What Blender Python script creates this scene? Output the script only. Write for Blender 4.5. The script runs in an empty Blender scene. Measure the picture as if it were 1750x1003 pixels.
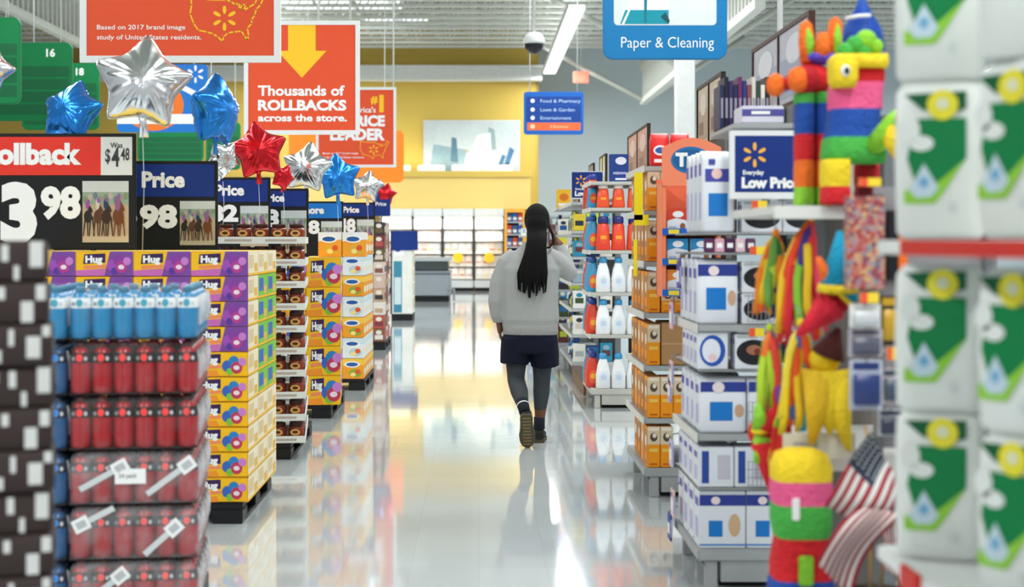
import bpy, bmesh, math, random
import numpy as np
from mathutils import Vector, Matrix

random.seed(7)
S = bpy.context.scene
COL = S.collection
PI = math.pi

# ------------------------------------------------------------------ camera
FPX, VX, HY, CH = 2430.0, 818.0, 412.0, 1.47       # focal length in pixels of a 1750x1003 frame, vanishing point, eye height
cam = bpy.data.cameras.new('camera')
cam.sensor_width = 36.0
cam.lens = FPX * 36.0 / 1750.0
cam.shift_x = (875 - VX) / 1750.0
cam.shift_y = -(501.5 - HY) / 1750.0
cam.clip_end = 200
cam.dof.use_dof = True
cam.dof.focus_distance = 10.3
cam.dof.aperture_fstop = 2.3
camo = bpy.data.objects.new('camera', cam)
COL.objects.link(camo)
camo.location = (0, 0, CH)
camo.rotation_euler = (PI / 2, 0, 0)
S.camera = camo

# ------------------------------------------------------------------ world, lamps, exposure
w = bpy.data.worlds.new('world')
w.use_nodes = True
w.node_tree.nodes['Background'].inputs[0].default_value = (0.93, 0.98, 1.0, 1)
w.node_tree.nodes['Background'].inputs[1].default_value = 0.5
S.world = w
S.view_settings.view_transform = 'Standard'
S.view_settings.look = 'None'
S.view_settings.exposure = 0.13
S.view_settings.gamma = 1.0
S.view_settings.use_curve_mapping = False
LAMP_ROWS = [(2.1, -8, 4), (2.1, 6, 16), (2.1, 18, 28.4), (2.1, 30.4, 42.2),
             (-5.4, -8, 4), (-5.4, 6, 16), (-5.4, 18, 28.4), (-5.4, 30.4, 42.2),
             (15, -8, 4), (15, 6, 16), (15, 18, 28.4), (15, 30.4, 42.2)]
LAMP_Z = 6.5
LAMP_W = 470.0
for i, (lx, y0, y1) in enumerate(LAMP_ROWS):
    l = bpy.data.lights.new('strip_lamp', 'AREA')
    l.shape = 'RECTANGLE'
    l.size = 0.3
    l.size_y = y1 - y0
    l.energy = LAMP_W * (y1 - y0) / 11 * (1.15 if y0 > 17 else 1.06)
    l.color = (0.975, 1.0, 0.995)
    o = bpy.data.objects.new('strip_lamp', l)
    COL.objects.link(o)
    o.location = (lx, (y0 + y1) / 2, LAMP_Z - 0.075)
    u = l.copy()                                   # extra unseen lamp added over each fixture to brighten the deck
    u.energy = l.energy * 0.13
    o = bpy.data.objects.new('added_deck_light', u)
    COL.objects.link(o)
    o.location = (lx, (y0 + y1) / 2, LAMP_Z + 0.1)
    o.rotation_euler = (PI, 0, 0)

# ------------------------------------------------------------------ helpers
def wx(px, d): return (px - VX) * d / FPX
def wz(py, d): return CH - (py - HY) * d / FPX
def P(px, py, d): return Vector((wx(px, d), d, wz(py, d)))

def lin(h):
    c = [int(h[i:i + 2], 16) / 255 for i in (0, 2, 4)]
    return tuple(x / 12.92 if x <= 0.04045 else ((x + 0.055) / 1.055) ** 2.4 for x in c) + (1.0,)

_mats = {}
def M(hexc, rough=0.5, metal=0.0, emit=0.0, var=0.1, scale=9.0, bump=0.0, bscale=60.0, key=''):
    k = (hexc, rough, metal, emit, var, scale, bump, bscale, key)
    if k in _mats: return _mats[k]
    m = bpy.data.materials.new('surface_' + hexc + key)
    m.use_nodes = True
    nt = m.node_tree; N = nt.nodes; L = nt.links
    b = N['Principled BSDF']
    c = lin(hexc)
    tc = N.new('ShaderNodeTexCoord')
    nz = N.new('ShaderNodeTexNoise'); nz.inputs['Scale'].default_value = scale; nz.inputs['Detail'].default_value = 3
    L.new(tc.outputs['Object'], nz.inputs['Vector'])
    mx = N.new('ShaderNodeMix'); mx.data_type = 'RGBA'
    mx.inputs['A'].default_value = tuple(min(1, x * (1 + var)) for x in c[:3]) + (1,)
    mx.inputs['B'].default_value = tuple(x * (1 - var) for x in c[:3]) + (1,)
    L.new(nz.outputs['Fac'], mx.inputs['Factor'])
    L.new(mx.outputs['Result'], b.inputs['Base Color'])
    b.inputs['Roughness'].default_value = rough
    b.inputs['Metallic'].default_value = metal
    if not metal and rough >= .4: b.inputs['Specular IOR Level'].default_value = .25
    if emit:
        b.inputs['Emission Color'].default_value = c
        b.inputs['Emission Strength'].default_value = emit
    if bump:
        n2 = N.new('ShaderNodeTexNoise'); n2.inputs['Scale'].default_value = bscale; n2.inputs['Detail'].default_value = 2
        L.new(tc.outputs['Object'], n2.inputs['Vector'])
        bp = N.new('ShaderNodeBump'); bp.inputs['Strength'].default_value = bump; bp.inputs['Distance'].default_value = 0.01
        L.new(n2.outputs['Fac'], bp.inputs['Height'])
        L.new(bp.outputs['Normal'], b.inputs['Normal'])
    _mats[k] = m
    return m

def film(white, key):
    m = bpy.data.materials.new('shrink_film_' + key); m.use_nodes = True
    nt = m.node_tree; N = nt.nodes; L = nt.links
    N.remove(N['Principled BSDF'])
    t = N.new('ShaderNodeBsdfTransparent')
    g = N.new('ShaderNodeBsdfPrincipled'); g.inputs['Base Color'].default_value = (.85, .86, .88, 1); g.inputs['Roughness'].default_value = .22
    nz = N.new('ShaderNodeTexNoise'); nz.inputs['Scale'].default_value = 14; nz.inputs['Detail'].default_value = 4
    tc = N.new('ShaderNodeTexCoord'); L.new(tc.outputs['Object'], nz.inputs['Vector'])
    mr = N.new('ShaderNodeMapRange'); mr.inputs['From Min'].default_value = .35; mr.inputs['From Max'].default_value = .75
    mr.inputs['To Min'].default_value = white * .5; mr.inputs['To Max'].default_value = white * 1.6
    L.new(nz.outputs['Fac'], mr.inputs['Value'])
    bp = N.new('ShaderNodeBump'); bp.inputs['Strength'].default_value = .6; bp.inputs['Distance'].default_value = .01
    L.new(nz.outputs['Fac'], bp.inputs['Height']); L.new(bp.outputs['Normal'], g.inputs['Normal'])
    mx = N.new('ShaderNodeMixShader')
    L.new(mr.outputs['Result'], mx.inputs['Fac']); L.new(t.outputs[0], mx.inputs[1]); L.new(g.outputs[0], mx.inputs[2])
    L.new(mx.outputs[0], N['Material Output'].inputs['Surface'])
    return m

def speckle(name, cols, scale, rough=.5):
    """voronoi cells in random colours of a list: printed confetti paper"""
    m = bpy.data.materials.new(name); m.use_nodes = True
    nt = m.node_tree; N = nt.nodes; L = nt.links
    b = N['Principled BSDF']; b.inputs['Roughness'].default_value = rough
    tc = N.new('ShaderNodeTexCoord'); v = N.new('ShaderNodeTexVoronoi'); v.inputs['Scale'].default_value = scale
    L.new(tc.outputs['Object'], v.inputs['Vector'])
    sp = N.new('ShaderNodeSeparateColor'); L.new(v.outputs['Color'], sp.inputs[0])
    r = N.new('ShaderNodeValToRGB'); r.color_ramp.interpolation = 'CONSTANT'
    e = r.color_ramp.elements
    while len(e) < len(cols): e.new(0.5)
    for i, c in enumerate(cols):
        e[i].position = i / len(cols); e[i].color = lin(c)
    L.new(sp.outputs[0], r.inputs['Fac']); L.new(r.outputs['Color'], b.inputs['Base Color'])
    return m

class Fr:
    """a plane in space: origin, right and up; e lifts along the normal"""
    def __init__(s, o, u, v):
        s.o = Vector(o); s.u = Vector(u).normalized(); s.v = Vector(v).normalized(); s.n = s.u.cross(s.v)
    def __call__(s, a, b, e=0.0): return s.o + s.u * a + s.v * b + s.n * e
def front(x=0, y=0, z=0): return Fr((x, y, z), (1, 0, 0), (0, 0, 1))
def rightf(x=0, y=0, z=0): return Fr((x, y, z), (0, 1, 0), (0, 0, 1))
def leftf(x=0, y=0, z=0): return Fr((x, y, z), (0, -1, 0), (0, 0, 1))
def topf(x=0, y=0, z=0): return Fr((x, y, z), (1, 0, 0), (0, 1, 0))

_txt = {}
def text_geo(s, bold):
    k = (s, bold)
    if k in _txt: return _txt[k]
    cu = bpy.data.curves.new('t', 'FONT'); cu.body = s; cu.size = 1; cu.offset = bold; cu.resolution_u = 3
    ob = bpy.data.objects.new('t', cu); COL.objects.link(ob)
    dg = bpy.context.evaluated_depsgraph_get()
    ev = ob.evaluated_get(dg); me = ev.to_mesh()
    vs = [(v.co.x, v.co.y) for v in me.vertices]; fs = [tuple(p.vertices) for p in me.polygons]
    ev.to_mesh_clear(); bpy.data.objects.remove(ob); bpy.data.curves.remove(cu)
    x0 = min(v[0] for v in vs); x1 = max(v[0] for v in vs)
    vs = [(v[0] - x0, v[1]) for v in vs]
    _txt[k] = (vs, fs, x1 - x0)
    return _txt[k]
CAP = max(v[1] for v in text_geo('H', 0.0)[0])

class MB:
    def __init__(s): s.v = []; s.f = []; s.m = []; s.sm = []; s.mats = []
    def mi(s, m):
        if m not in s.mats: s.mats.append(m)
        return s.mats.index(m)
    def face(s, pts, m, smooth=False):
        n = len(s.v); s.v += [tuple(p) for p in pts]; s.f.append(tuple(range(n, n + len(pts)))); s.m.append(s.mi(m)); s.sm.append(smooth)
    def mesh(s, vs, fs, m, smooth=False):
        n = len(s.v); s.v += [tuple(p) for p in vs]; i = s.mi(m)
        for f in fs: s.f.append(tuple(n + q for q in f)); s.m.append(i); s.sm.append(smooth)
    def box(s, x0, x1, y0, y1, z0, z1, m):
        vs = [(x0, y0, z0), (x1, y0, z0), (x1, y1, z0), (x0, y1, z0), (x0, y0, z1), (x1, y0, z1), (x1, y1, z1), (x0, y1, z1)]
        s.mesh(vs, [(0, 3, 2, 1), (4, 5, 6, 7), (0, 1, 5, 4), (1, 2, 6, 5), (2, 3, 7, 6), (3, 0, 4, 7)], m)
        return s
    def rings(s, rs, m, caps=True, smooth=True, mats=None):
        n = len(rs[0]); base = len(s.v); i0 = s.mi(m)
        for r in rs: s.v += [tuple(p) for p in r]
        for k in range(len(rs) - 1):
            mi = s.mi(mats[k]) if mats else i0
            for j in range(n):
                a = base + k * n + j; b = base + k * n + (j + 1) % n
                s.f.append((a, b, b + n, a + n)); s.m.append(mi); s.sm.append(smooth)
        if caps:
            s.f.append(tuple(base + j for j in reversed(range(n)))); s.m.append(s.mi(mats[0]) if mats else i0); s.sm.append(False)
            t = base + (len(rs) - 1) * n
            s.f.append(tuple(t + j for j in range(n))); s.m.append(s.mi(mats[-1]) if mats else i0); s.sm.append(False)
        return s
    def lathe(s, prof, m, n=16, c=(0, 0, 0), caps=True, mats=None, sx=1, sy=1):
        rs = [[(c[0] + r * sx * math.cos(2 * PI * j / n), c[1] + r * sy * math.sin(2 * PI * j / n), c[2] + z) for j in range(n)] for r, z in prof]
        return s.rings(rs, m, caps, True, mats)
    def rbox_rings(s, secs, m, k=4, n=6, mats=None):
        """secs: (cx,cy,z,hx,hy,r) rounded-rectangle cross-sections"""
        rs = []
        for cx, cy, z, hx, hy, r in secs:
            r = min(r, hx * .99, hy * .99); ring = []
            for qx, qy, a0 in ((1, 1, 0), (-1, 1, PI / 2), (-1, -1, PI), (1, -1, 1.5 * PI)):
                for j in range(k + 1):
                    a = a0 + PI / 2 * j / k
                    ring.append((cx + qx * (hx - r) + r * math.cos(a), cy + qy * (hy - r) + r * math.sin(a), z))
            rs.append(ring)
        return s.rings(rs, m, True, True, mats)
    def tube(s, pts, r, m, n=8, caps=True, flat=1.0):
        pts = [Vector(p) for p in pts]; rs = []
        up = None
        for i, p in enumerate(pts):
            t = (pts[min(i + 1, len(pts) - 1)] - pts[max(i - 1, 0)]).normalized()
            if up is None:
                a = Vector((0, 1, 0)) if abs(t.y) < .9 else Vector((1, 0, 0))
                up = (a - t * a.dot(t)).normalized()
            else: up = (up - t * up.dot(t)).normalized()
            sd = t.cross(up); rr = r[i] if isinstance(r, (list, tuple)) else r
            if isinstance(rr, tuple): ra, rb = rr
            else: ra, rb = rr, rr * flat
            rs.append([p + sd * ra * math.cos(2 * PI * j / n) + up * rb * math.sin(2 * PI * j / n) for j in range(n)])
        return s.rings(rs, m, caps)
    def ball(s, c, r, m, n=14, k=9):
        rx, ry, rz = r if isinstance(r, (tuple, list)) else (r, r, r)
        rs = []
        for i in range(k + 1):
            a = -PI / 2 + PI * i / k; q = max(math.cos(a), .02)
            rs.append([(c[0] + rx * q * math.cos(2 * PI * j / n), c[1] + ry * q * math.sin(2 * PI * j / n), c[2] + rz * math.sin(a)) for j in range(n)])
        return s.rings(rs, m)
    # flat prints on a plane
    def rect(s, fr, a0, a1, b0, b1, m, e=.001): s.face([fr(a0, b0, e), fr(a1, b0, e), fr(a1, b1, e), fr(a0, b1, e)], m); return s
    def poly(s, fr, pts, m, e=.001): s.face([fr(a, b, e) for a, b in pts], m); return s
    def disc(s, fr, a, b, ra, rb, m, e=.001, n=16, rot=0):
        ca, sa = math.cos(rot), math.sin(rot); pts = []
        for j in range(n):
            t = 2 * PI * j / n; x, y = ra * math.cos(t), rb * math.sin(t)
            pts.append((a + x * ca - y * sa, b + x * sa + y * ca))
        return s.poly(fr, pts, m, e)
    def line(s, fr, pts, wd, m, e=.001):
        for (a0, b0), (a1, b1) in zip(pts, pts[1:]):
            L = math.hypot(a1 - a0, b1 - b0) or 1; nx, ny = -(b1 - b0) / L * wd / 2, (a1 - a0) / L * wd / 2
            ex, ey = (a1 - a0) / L * wd * .3, (b1 - b0) / L * wd * .3
            s.poly(fr, [(a0 + nx - ex, b0 + ny - ey), (a0 - nx - ex, b0 - ny - ey), (a1 - nx + ex, b1 - ny + ey), (a1 + nx + ex, b1 + ny + ey)][::-1][::-1], m, e)
        return s
    def text(s, fr, t, a, b, h, m, e=.0015, align='l', bold=.02, wid=None):
        vs, fs, W = text_geo(t, bold); k = h / CAP; kx = k if wid is None else wid / W
        off = {'l': 0, 'c': -W * kx / 2, 'r': -W * kx}[align]
        s.mesh([fr(a + off + x * kx, b + y * k, e) for x, y in vs], fs, m); return s
    def spark(s, fr, a, b, r, m, e=.0015):
        for i in range(6):
            t = PI / 2 + i * PI / 3; pts = []
            for q, ww in ((.36, .07), (.62, .15), (.92, .13), (1, .06), (1, -.06), (.92, -.13), (.62, -.15), (.36, -.07)):
                pts.append((a + r * (q * math.cos(t) - ww * math.sin(t)), b + r * (q * math.sin(t) + ww * math.cos(t))))
            s.poly(fr, pts[::-1], m, e)
        return s
    def data(s, name, bevel=0.0, seg=2):
        me = bpy.data.meshes.new(name)
        me.from_pydata(s.v, [], s.f)
        for m in s.mats: me.materials.append(m)
        for p, i, q in zip(me.polygons, s.m, s.sm): p.material_index = i; p.use_smooth = q
        if bevel:
            bm = bmesh.new(); bm.from_mesh(me)
            bmesh.ops.remove_doubles(bm, verts=bm.verts, dist=1e-5)
            es = [e for e in bm.edges if len(e.link_faces) == 2 and e.calc_face_angle(0) > .6]
            bmesh.ops.bevel(bm, geom=es, offset=bevel, segments=seg, affect='EDGES', clamp_overlap=True)
            bm.to_mesh(me); bm.free()
        me.update()
        return me
    def build(s, name, parent=None, bevel=0.0, loc=None, seg=2):
        return put(name, s.data(name, bevel, seg), parent, loc)

def put(name, me, parent=None, loc=None, rotz=0):
    o = bpy.data.objects.new(name, me); COL.objects.link(o)
    if parent: o.parent = parent
    if loc is not None: o.location = loc
    if rotz: o.rotation_euler = (0, 0, rotz)
    return o
def tag(o, label=None, cat=None, group=None, kind=None):
    if label: o['label'] = label
    if cat: o['category'] = cat
    if group: o['group'] = group
    if kind: o['kind'] = kind
    return o
def thing(name, label, cat, loc=(0, 0, 0), group=None, rotz=0):
    o = bpy.data.objects.new(name, None); COL.objects.link(o); o.empty_display_size = .05
    o.location = loc; o.rotation_euler = (0, 0, rotz)
    return tag(o, label, cat, group)
def struct(o): o['kind'] = 'structure'; return o
def assemble(spec, name, label, cat, loc, group=None, rotz=0):
    """spec: [(part, mesh, [(sub, mesh)...])]"""
    t = thing(name, label, cat, loc, group, rotz)
    for p in spec:
        q = put(p[0], p[1], t)
        for sname, sme in (p[2] if len(p) > 2 else ()): put(sname, sme, q)
    return t
ORD = ['first', 'second', 'third', 'fourth', 'fifth', 'sixth', 'seventh', 'eighth', 'ninth', 'tenth', 'eleventh', 'twelfth', 'thirteenth', 'fourteenth']
def top_ord(i, noun): return ('top ' + noun) if i == 0 else (ORD[i] + ' ' + noun + ' down')

WHITE = M('e8eaea', .45); OFFW = M('d9dcda', .5); BLACK = M('18191b', .5); GREY = M('8e9296', .4); LGREY = M('b9bdbf', .4)
RED = M('e2532f', .5, var=.03); YEL = M('ffc52b', .45, var=.03); SIGNW = M('e3e6e6', .5, var=.03); NAVY = M('13317c', .5, var=.05); BLUE = M('0b74b8', .45, var=.04)
GREEN = M('0c7340', .5, var=.05); PRINTW = M('f2f3f2', .5, var=.02); DKGREY = M('3a3d40', .5); CARD = M('b58a5c', .8)

# ------------------------------------------------------------------ setting
def floor_mat():
    m = bpy.data.materials.new('polished_vinyl_tile'); m.use_nodes = True
    nt = m.node_tree; N = nt.nodes; L = nt.links; b = N['Principled BSDF']
    tc = N.new('ShaderNodeTexCoord'); br = N.new('ShaderNodeTexBrick')
    br.offset = 0; br.inputs['Scale'].default_value = 1
    br.inputs['Brick Width'].default_value = .305; br.inputs['Row Height'].default_value = .305
    br.inputs['Mortar Size'].default_value = .0018; br.inputs['Mortar Smooth'].default_value = .1; br.inputs['Bias'].default_value = 0
    br.inputs['Color1'].default_value = (.545, .59, .60, 1); br.inputs['Color2'].default_value = (.515, .56, .57, 1); br.inputs['Mortar'].default_value = (.46, .50, .51, 1)
    L.new(tc.outputs['Object'], br.inputs['Vector'])
    nz = N.new('ShaderNodeTexNoise'); nz.inputs['Scale'].default_value = 1.3; nz.inputs['Detail'].default_value = 5
    L.new(tc.outputs['Object'], nz.inputs['Vector'])
    mr = N.new('ShaderNodeMapRange'); mr.inputs['To Min'].default_value = .04; mr.inputs['To Max'].default_value = .10
    L.new(nz.outputs['Fac'], mr.inputs['Value']); L.new(mr.outputs['Result'], b.inputs['Roughness'])
    n2 = N.new('ShaderNodeTexNoise'); n2.inputs['Scale'].default_value = 2.2; n2.inputs['Detail'].default_value = 1
    L.new(tc.outputs['Object'], n2.inputs['Vector'])
    b1 = N.new('ShaderNodeBump'); b1.inputs['Strength'].default_value = .12; b1.inputs['Distance'].default_value = .01
    L.new(n2.outputs['Fac'], b1.inputs['Height'])
    b2 = N.new('ShaderNodeBump'); b2.inputs['Strength'].default_value = .08; b2.inputs['Distance'].default_value = .004; b2.invert = True
    L.new(br.outputs['Fac'], b2.inputs['Height']); L.new(b1.outputs['Normal'], b2.inputs['Normal'])
    L.new(b2.outputs['Normal'], b.inputs['Normal'])
    L.new(br.outputs['Color'], b.inputs['Base Color'])
    b.inputs['Specular IOR Level'].default_value = .7
    b.inputs['Coat Weight'].default_value = .6; b.inputs['Coat Roughness'].default_value = .05; b.inputs['Coat IOR'].default_value = 1.5
    return m
fl = MB().box(-30, 30, -6, 50, -.1, 0, floor_mat()).build('floor'); struct(fl)
DECK = M('a6aaa2', .6); STEEL = M('d6d9d2', .5)
cb = MB()
x = -30.0
prof = []
while x < 30:
    prof += [(x, 8.0), (x + .09, 8.0), (x + .13, 8.06), (x + .26, 8.06)]; x += .3
for (xa, za), (xb, zb) in zip(prof, prof[1:]):
    cb.face([(xa, -6, za), (xa, 50, za), (xb, 50, zb), (xb, -6, zb)], DECK)
cb.box(-30, 30, -6, 50, 8.09, 8.16, DECK)
struct(cb.build('ceiling'))
jm = MB()
jm.box(-26, 26, -.06, .06, .62, .70, STEEL); jm.box(-26, 26, -.06, .06, 0, .08, STEEL)
k = -26.0
while k < 26:
    jm.tube([(k, 0, .04), (k + .5, 0, .66)], .02, STEEL, 5); jm.tube([(k + .5, 0, .66), (k + 1, 0, .04)], .02, STEEL, 5); k += 1.0
jme = jm.data('ceiling_joist')
for i in range(14):
    struct(put('ceiling_joist', jme, None, (0, 30.6 + i * .93, 7.27)))
for gx, gz in ((4.75, 5.4), (-9.5, 6.1)):
    g = MB()
    g.box(-.09, .09, 24, 41, 0, .16, STEEL); g.box(-.09, .09, 24, 41, 1.0, 1.14, STEEL)
    y = 24.0
    while y < 41:
        g.box(-.05, .05, y, y + .12, .16, 1.0, STEEL); y += .34
    for y in (24.2, 30, 36, 40.9): g.box(-.05, .05, y - .05, y + .05, 1.14, 8.0 - gz, STEEL)
    struct(g.build('ceiling_girder', None, 0, (gx, 0, gz)))
for y in (33.0, 40.6):
    struct(MB().tube([(4.7, y, 5.5), (3.0, y, 6.4), (1.4, y, 7.28)], .07, STEEL, 6).build('ceiling_brace'))
    struct(MB().tube([(4.8, y, 5.5), (7.6, y, 7.28)], .07, STEEL, 6).build('ceiling_brace'))
YWALL = M('cdb055', .6, var=.05, scale=.6); GWALL = M('d2e0e8', .6, var=.05, scale=.6)
WY = 43.0
struct(MB().box(-30, 1.72, WY, WY + .3, 0, 8.2, YWALL).build('wall_back_yellow'))
struct(MB().box(1.72, 30, WY + 3, WY + 3.3, 0, 8.2, GWALL).build('wall_back_grey'))
struct(MB().box(1.72, 1.82, WY + .3, WY + 3, 0, 8.2, YWALL).build('wall_return'))
cn = MB().box(-30, 1.9, WY - .55, WY - .02, 6.28, 6.62, OFFW); cn.box(-30, 1.98, WY - .62, WY - .02, 6.62, 6.72, OFFW)
struct(cn.build('trim_1', None, .01))
struct(MB().box(-.14, .14, -.14, .14, 0, 7.4, OFFW).box(-.2, .2, -.2, .2, 0, .02, GREY).build('column', None, .01, (wx(1170, 21.7), 21.7, 0)))
VAL_GLOW = M('e2c678', .55, var=.04, scale=.8)  # paler than the wall: the glow over the cases is put into its colour
vb = MB().box(-9, 1.55, WY - .5, WY - .02, 2.42, 3.5, VAL_GLOW); vb.box(-9, 1.55, WY - .56, WY - .5, 3.38, 3.56, YWALL)
struct(vb.build('trim_2', None, .01))
for i in range(5):                      # light boxes standing on the valance, shining up the wall
    x0 = wx(598 + i * 58, WY)
    t = thing('wall_washer_light', 'glowing white light box on the yellow valance, %s from its right end' % ORD[4 - i], 'light', (x0, WY - .5, 3.56), 'light boxes on the yellow valance')
    MB().box(0, .84, 0, .18, 0, .04, OFFW).build('housing', t)
    MB().box(.02, .82, -.005, .17, .04, .18, M('fff3cf', .4, emit=1.6)).build('lamp', t, .02)
    l = bpy.data.lights.new('washer_lamp', 'AREA'); l.shape = 'RECTANGLE'; l.size = .8; l.size_y = .14; l.energy = 3; l.color = (1, .9, .66)
    lo = bpy.data.objects.new('washer_lamp', l); COL.objects.link(lo); lo.parent = t; lo.location = (.42, .1, .2); lo.rotation_euler = (math.radians(165), 0, 0)
struct(MB().tube([(0, 0, 0), (0, 0, 8.0)], .02, OFFW, 10).lathe([(.06, 0), (.06, .01), (.02, .02)], OFFW, 12).build('column', None, 0, (wx(1333, 9.35), 9.35, 0)))
# skylights
for i, (x0, x1, y0, y1, lab) in enumerate([(-5.3, -2.1, 37.7, 39.3, 'long bright skylight across the ceiling above the red arrow sign'), (-3.3, -1.5, 41.2, 41.7, 'thin bright skylight close to the yellow back wall')]):
    t = thing('skylight', lab, 'skylight', ((x0 + x1) / 2, (y0 + y1) / 2, 7.9), 'skylights')
    w2 = (x1 - x0) / 2; d2 = (y1 - y0) / 2
    MB().box(-w2 - .08, w2 + .08, -d2 - .08, d2 + .08, .0, .1, OFFW).build('frame', t)
    MB().box(-w2, w2, -d2, d2, -.02, 0, M('eef6ff', .3, emit=1.1)).build('pane', t)
# strip light fixtures
for i, (lx, y0, y1) in enumerate(LAMP_ROWS):
    vis = lx == 2.1 and y0 == 30.4
    t = thing('strip_light', 'bright white strip light running back along the ceiling' if vis else 'white ceiling strip light out of sight above the aisle', 'light', (lx, (y0 + y1) / 2, LAMP_Z), 'ceiling strip lights')
    hl = (y1 - y0) / 2
    MB().box(-.2, .2, -hl, hl, .02, .09, OFFW).box(-.2, -.17, -hl, hl, -.05, .02, OFFW).box(.17, .2, -hl, hl, -.05, .02, OFFW).build('housing', t)
    MB().box(-.165, .165, -hl + .02, hl - .02, -.07, .018, M('ffffff', .4, emit=2.2, var=0)).build('diffuser', t)
    hg = MB()
    for q in (-.8, 0, .8): hg.tube([(0, q * hl, .09), (0, q * hl, 1.5)], .012, OFFW, 5)
    hg.build('hanger', t)

# ------------------------------------------------------------------ hanging signs
def hangers(t, xs, z0, z1=7.9, m=OFFW, r=.008):
    for x in xs: MB().tube([(x, 0, z0), (x, 0, z1 - t.location.z)], r, m, 6).build('hanger', t)
def rrect_pts(x0, x1, z0, z1, r, n=5):
    pts = []
    for cx, cz, a0 in ((x1 - r, z1 - r, 0), (x0 + r, z1 - r, PI / 2), (x0 + r, z0 + r, PI), (x1 - r, z0 + r, 1.5 * PI)):
        for j in range(n + 1): a = a0 + PI / 2 * j / n; pts.append((cx + r * math.cos(a), cz + r * math.sin(a)))
    return pts
def slab(mb, pts, y0, y1, m):
    a = [(x, y0, z) for x, z in pts]; b = [(x, y1, z) for x, z in pts]; n = len(pts)
    mb.face(a, m); mb.face(b[::-1], m)
    for j in range(n): k = (j + 1) % n; mb.face([a[k], a[j], b[j], b[k]], m)
    return mb
USMAP = [(.02, .95), (.30, .90), (.50, .90), (.56, .86), (.62, .80), (.66, .84), (.68, .70), (.71, .80), (.76, .80), (.73, .68), (.80, .74), (.88, .82), (.93, .98), (.99, .92), (.96, .80), (.90, .70), (.88, .58), (.84, .48), (.84, .40),
         (.78, .30), (.80, .14), (.78, .06), (.74, .14), (.70, .24), (.60, .22), (.52, .20), (.46, .12), (.45, .02), (.38, .12), (.32, .18), (.24, .22), (.12, .26), (.06, .40), (.01, .60), (.03, .80), (.02, .95)]
def frame_sign(t, w_, h_, bar=.04, fm=SIGNW):
    f = MB()
    f.box(-w_ / 2, w_ / 2, -.012, .012, 0, bar, fm).box(-w_ / 2, w_ / 2, -.012, .012, h_ - bar, h_, fm)
    f.box(-w_ / 2, -w_ / 2 + bar, -.012, .012, bar, h_ - bar, fm).box(w_ / 2 - bar, w_ / 2, -.012, .012, bar, h_ - bar, fm)
    f.build('frame', t)
def leader_sign(pxl, pxr, pyb, label):
    d = 1.2 * FPX / (pxr - pxl)
    t = thing('hanging_sign', label, 'sign', (wx((pxl + pxr) / 2, d), d, wz(pyb, d)), 'red price leader signs')
    W = 1.2; frame_sign(t, W, W)
    p = MB().box(-.57, .57, -.005, .005, .03, W - .03, RED); F = front(-W / 2, -.005, 0)
    def q(a): return a * W
    p.text(F, '1', q(.79), q(.70), q(.19), YEL, align='l', bold=.05); p.text(F, '#', q(.77), q(.80), q(.09), YEL, align='r', bold=.04)
    p.text(F, "America's", q(.745), q(.685), q(.065), PRINTW, align='r', bold=.02)
    p.text(F, 'PRICE', q(.86), q(.52), q(.12), PRINTW, align='r', bold=.05)
    p.text(F, 'LEADER', q(.86), q(.345), q(.13), PRINTW, align='r', bold=.05)
    p.text(F, 'Based on 2017 brand image', q(.085), q(.165), q(.022), PRINTW, bold=.01, wid=q(.44))
    p.text(F, 'study of United States residents.', q(.085), q(.115), q(.022), PRINTW, bold=.01, wid=q(.52))
    p.line(F, [(q(.545 + a * .37), q(.10 + b * .235)) for a, b in USMAP], q(.007), YEL)
    p.spark(F, q(.72), q(.22), q(.062), YEL)
    p.build('panel', t)
    hangers(t, (-.56, .56), W, r=.012)
    return t
leader_sign(137, 480, 107, 'red hanging sign with yellow map outline and small white study text')
leader_sign(540, 677, 286, 'red hanging sign reading PRICE LEADER behind the arrow sign')
d = 1.2 * FPX / 198
t = thing('hanging_sign', 'red hanging sign with yellow down arrow reading Thousands of ROLLBACKS', 'sign', (wx(516, d), d, wz(230, d)))
frame_sign(t, 1.2, 1.18, .045)
p = MB().box(-.56, .56, -.005, .005, .035, 1.15, RED); F = front(-.6, -.005, 0)
def ux(px): return (px - 417) / 165.
def uz(py): return (230 - py) / 165.
p.poly(F, [(ux(516), uz(133)), (ux(558), uz(87)), (ux(539.5), uz(87)), (ux(539.5), uz(41)), (ux(492.5), uz(41)), (ux(492.5), uz(87)), (ux(474), uz(87))], YEL)
p.text(F, 'Thousands of', ux(441), uz(163), .098, PRINTW, bold=.03, wid=148 / 165.)
p.text(F, 'ROLLBACKS', ux(441), uz(188), .098, PRINTW, bold=.045, wid=151 / 165.)
p.text(F, 'across the store.', ux(441), uz(207), .068, PRINTW, bold=.035, wid=152 / 165.)
p.build('panel', t); hangers(t, (-.5, .5), 1.18, r=.012)
# orange board behind
d = 26.0
t = thing('hanging_sign', 'plain orange rounded board behind the PRICE LEADER sign', 'sign', (wx(592, d), d, wz(312, d)))
slab(MB(), rrect_pts(-1.05, 1.05, 0, .95, .1), -.02, .02, M('ff8a2a', .5, var=.03)).build('panel', t); hangers(t, (-.7, .7), .95)
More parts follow.
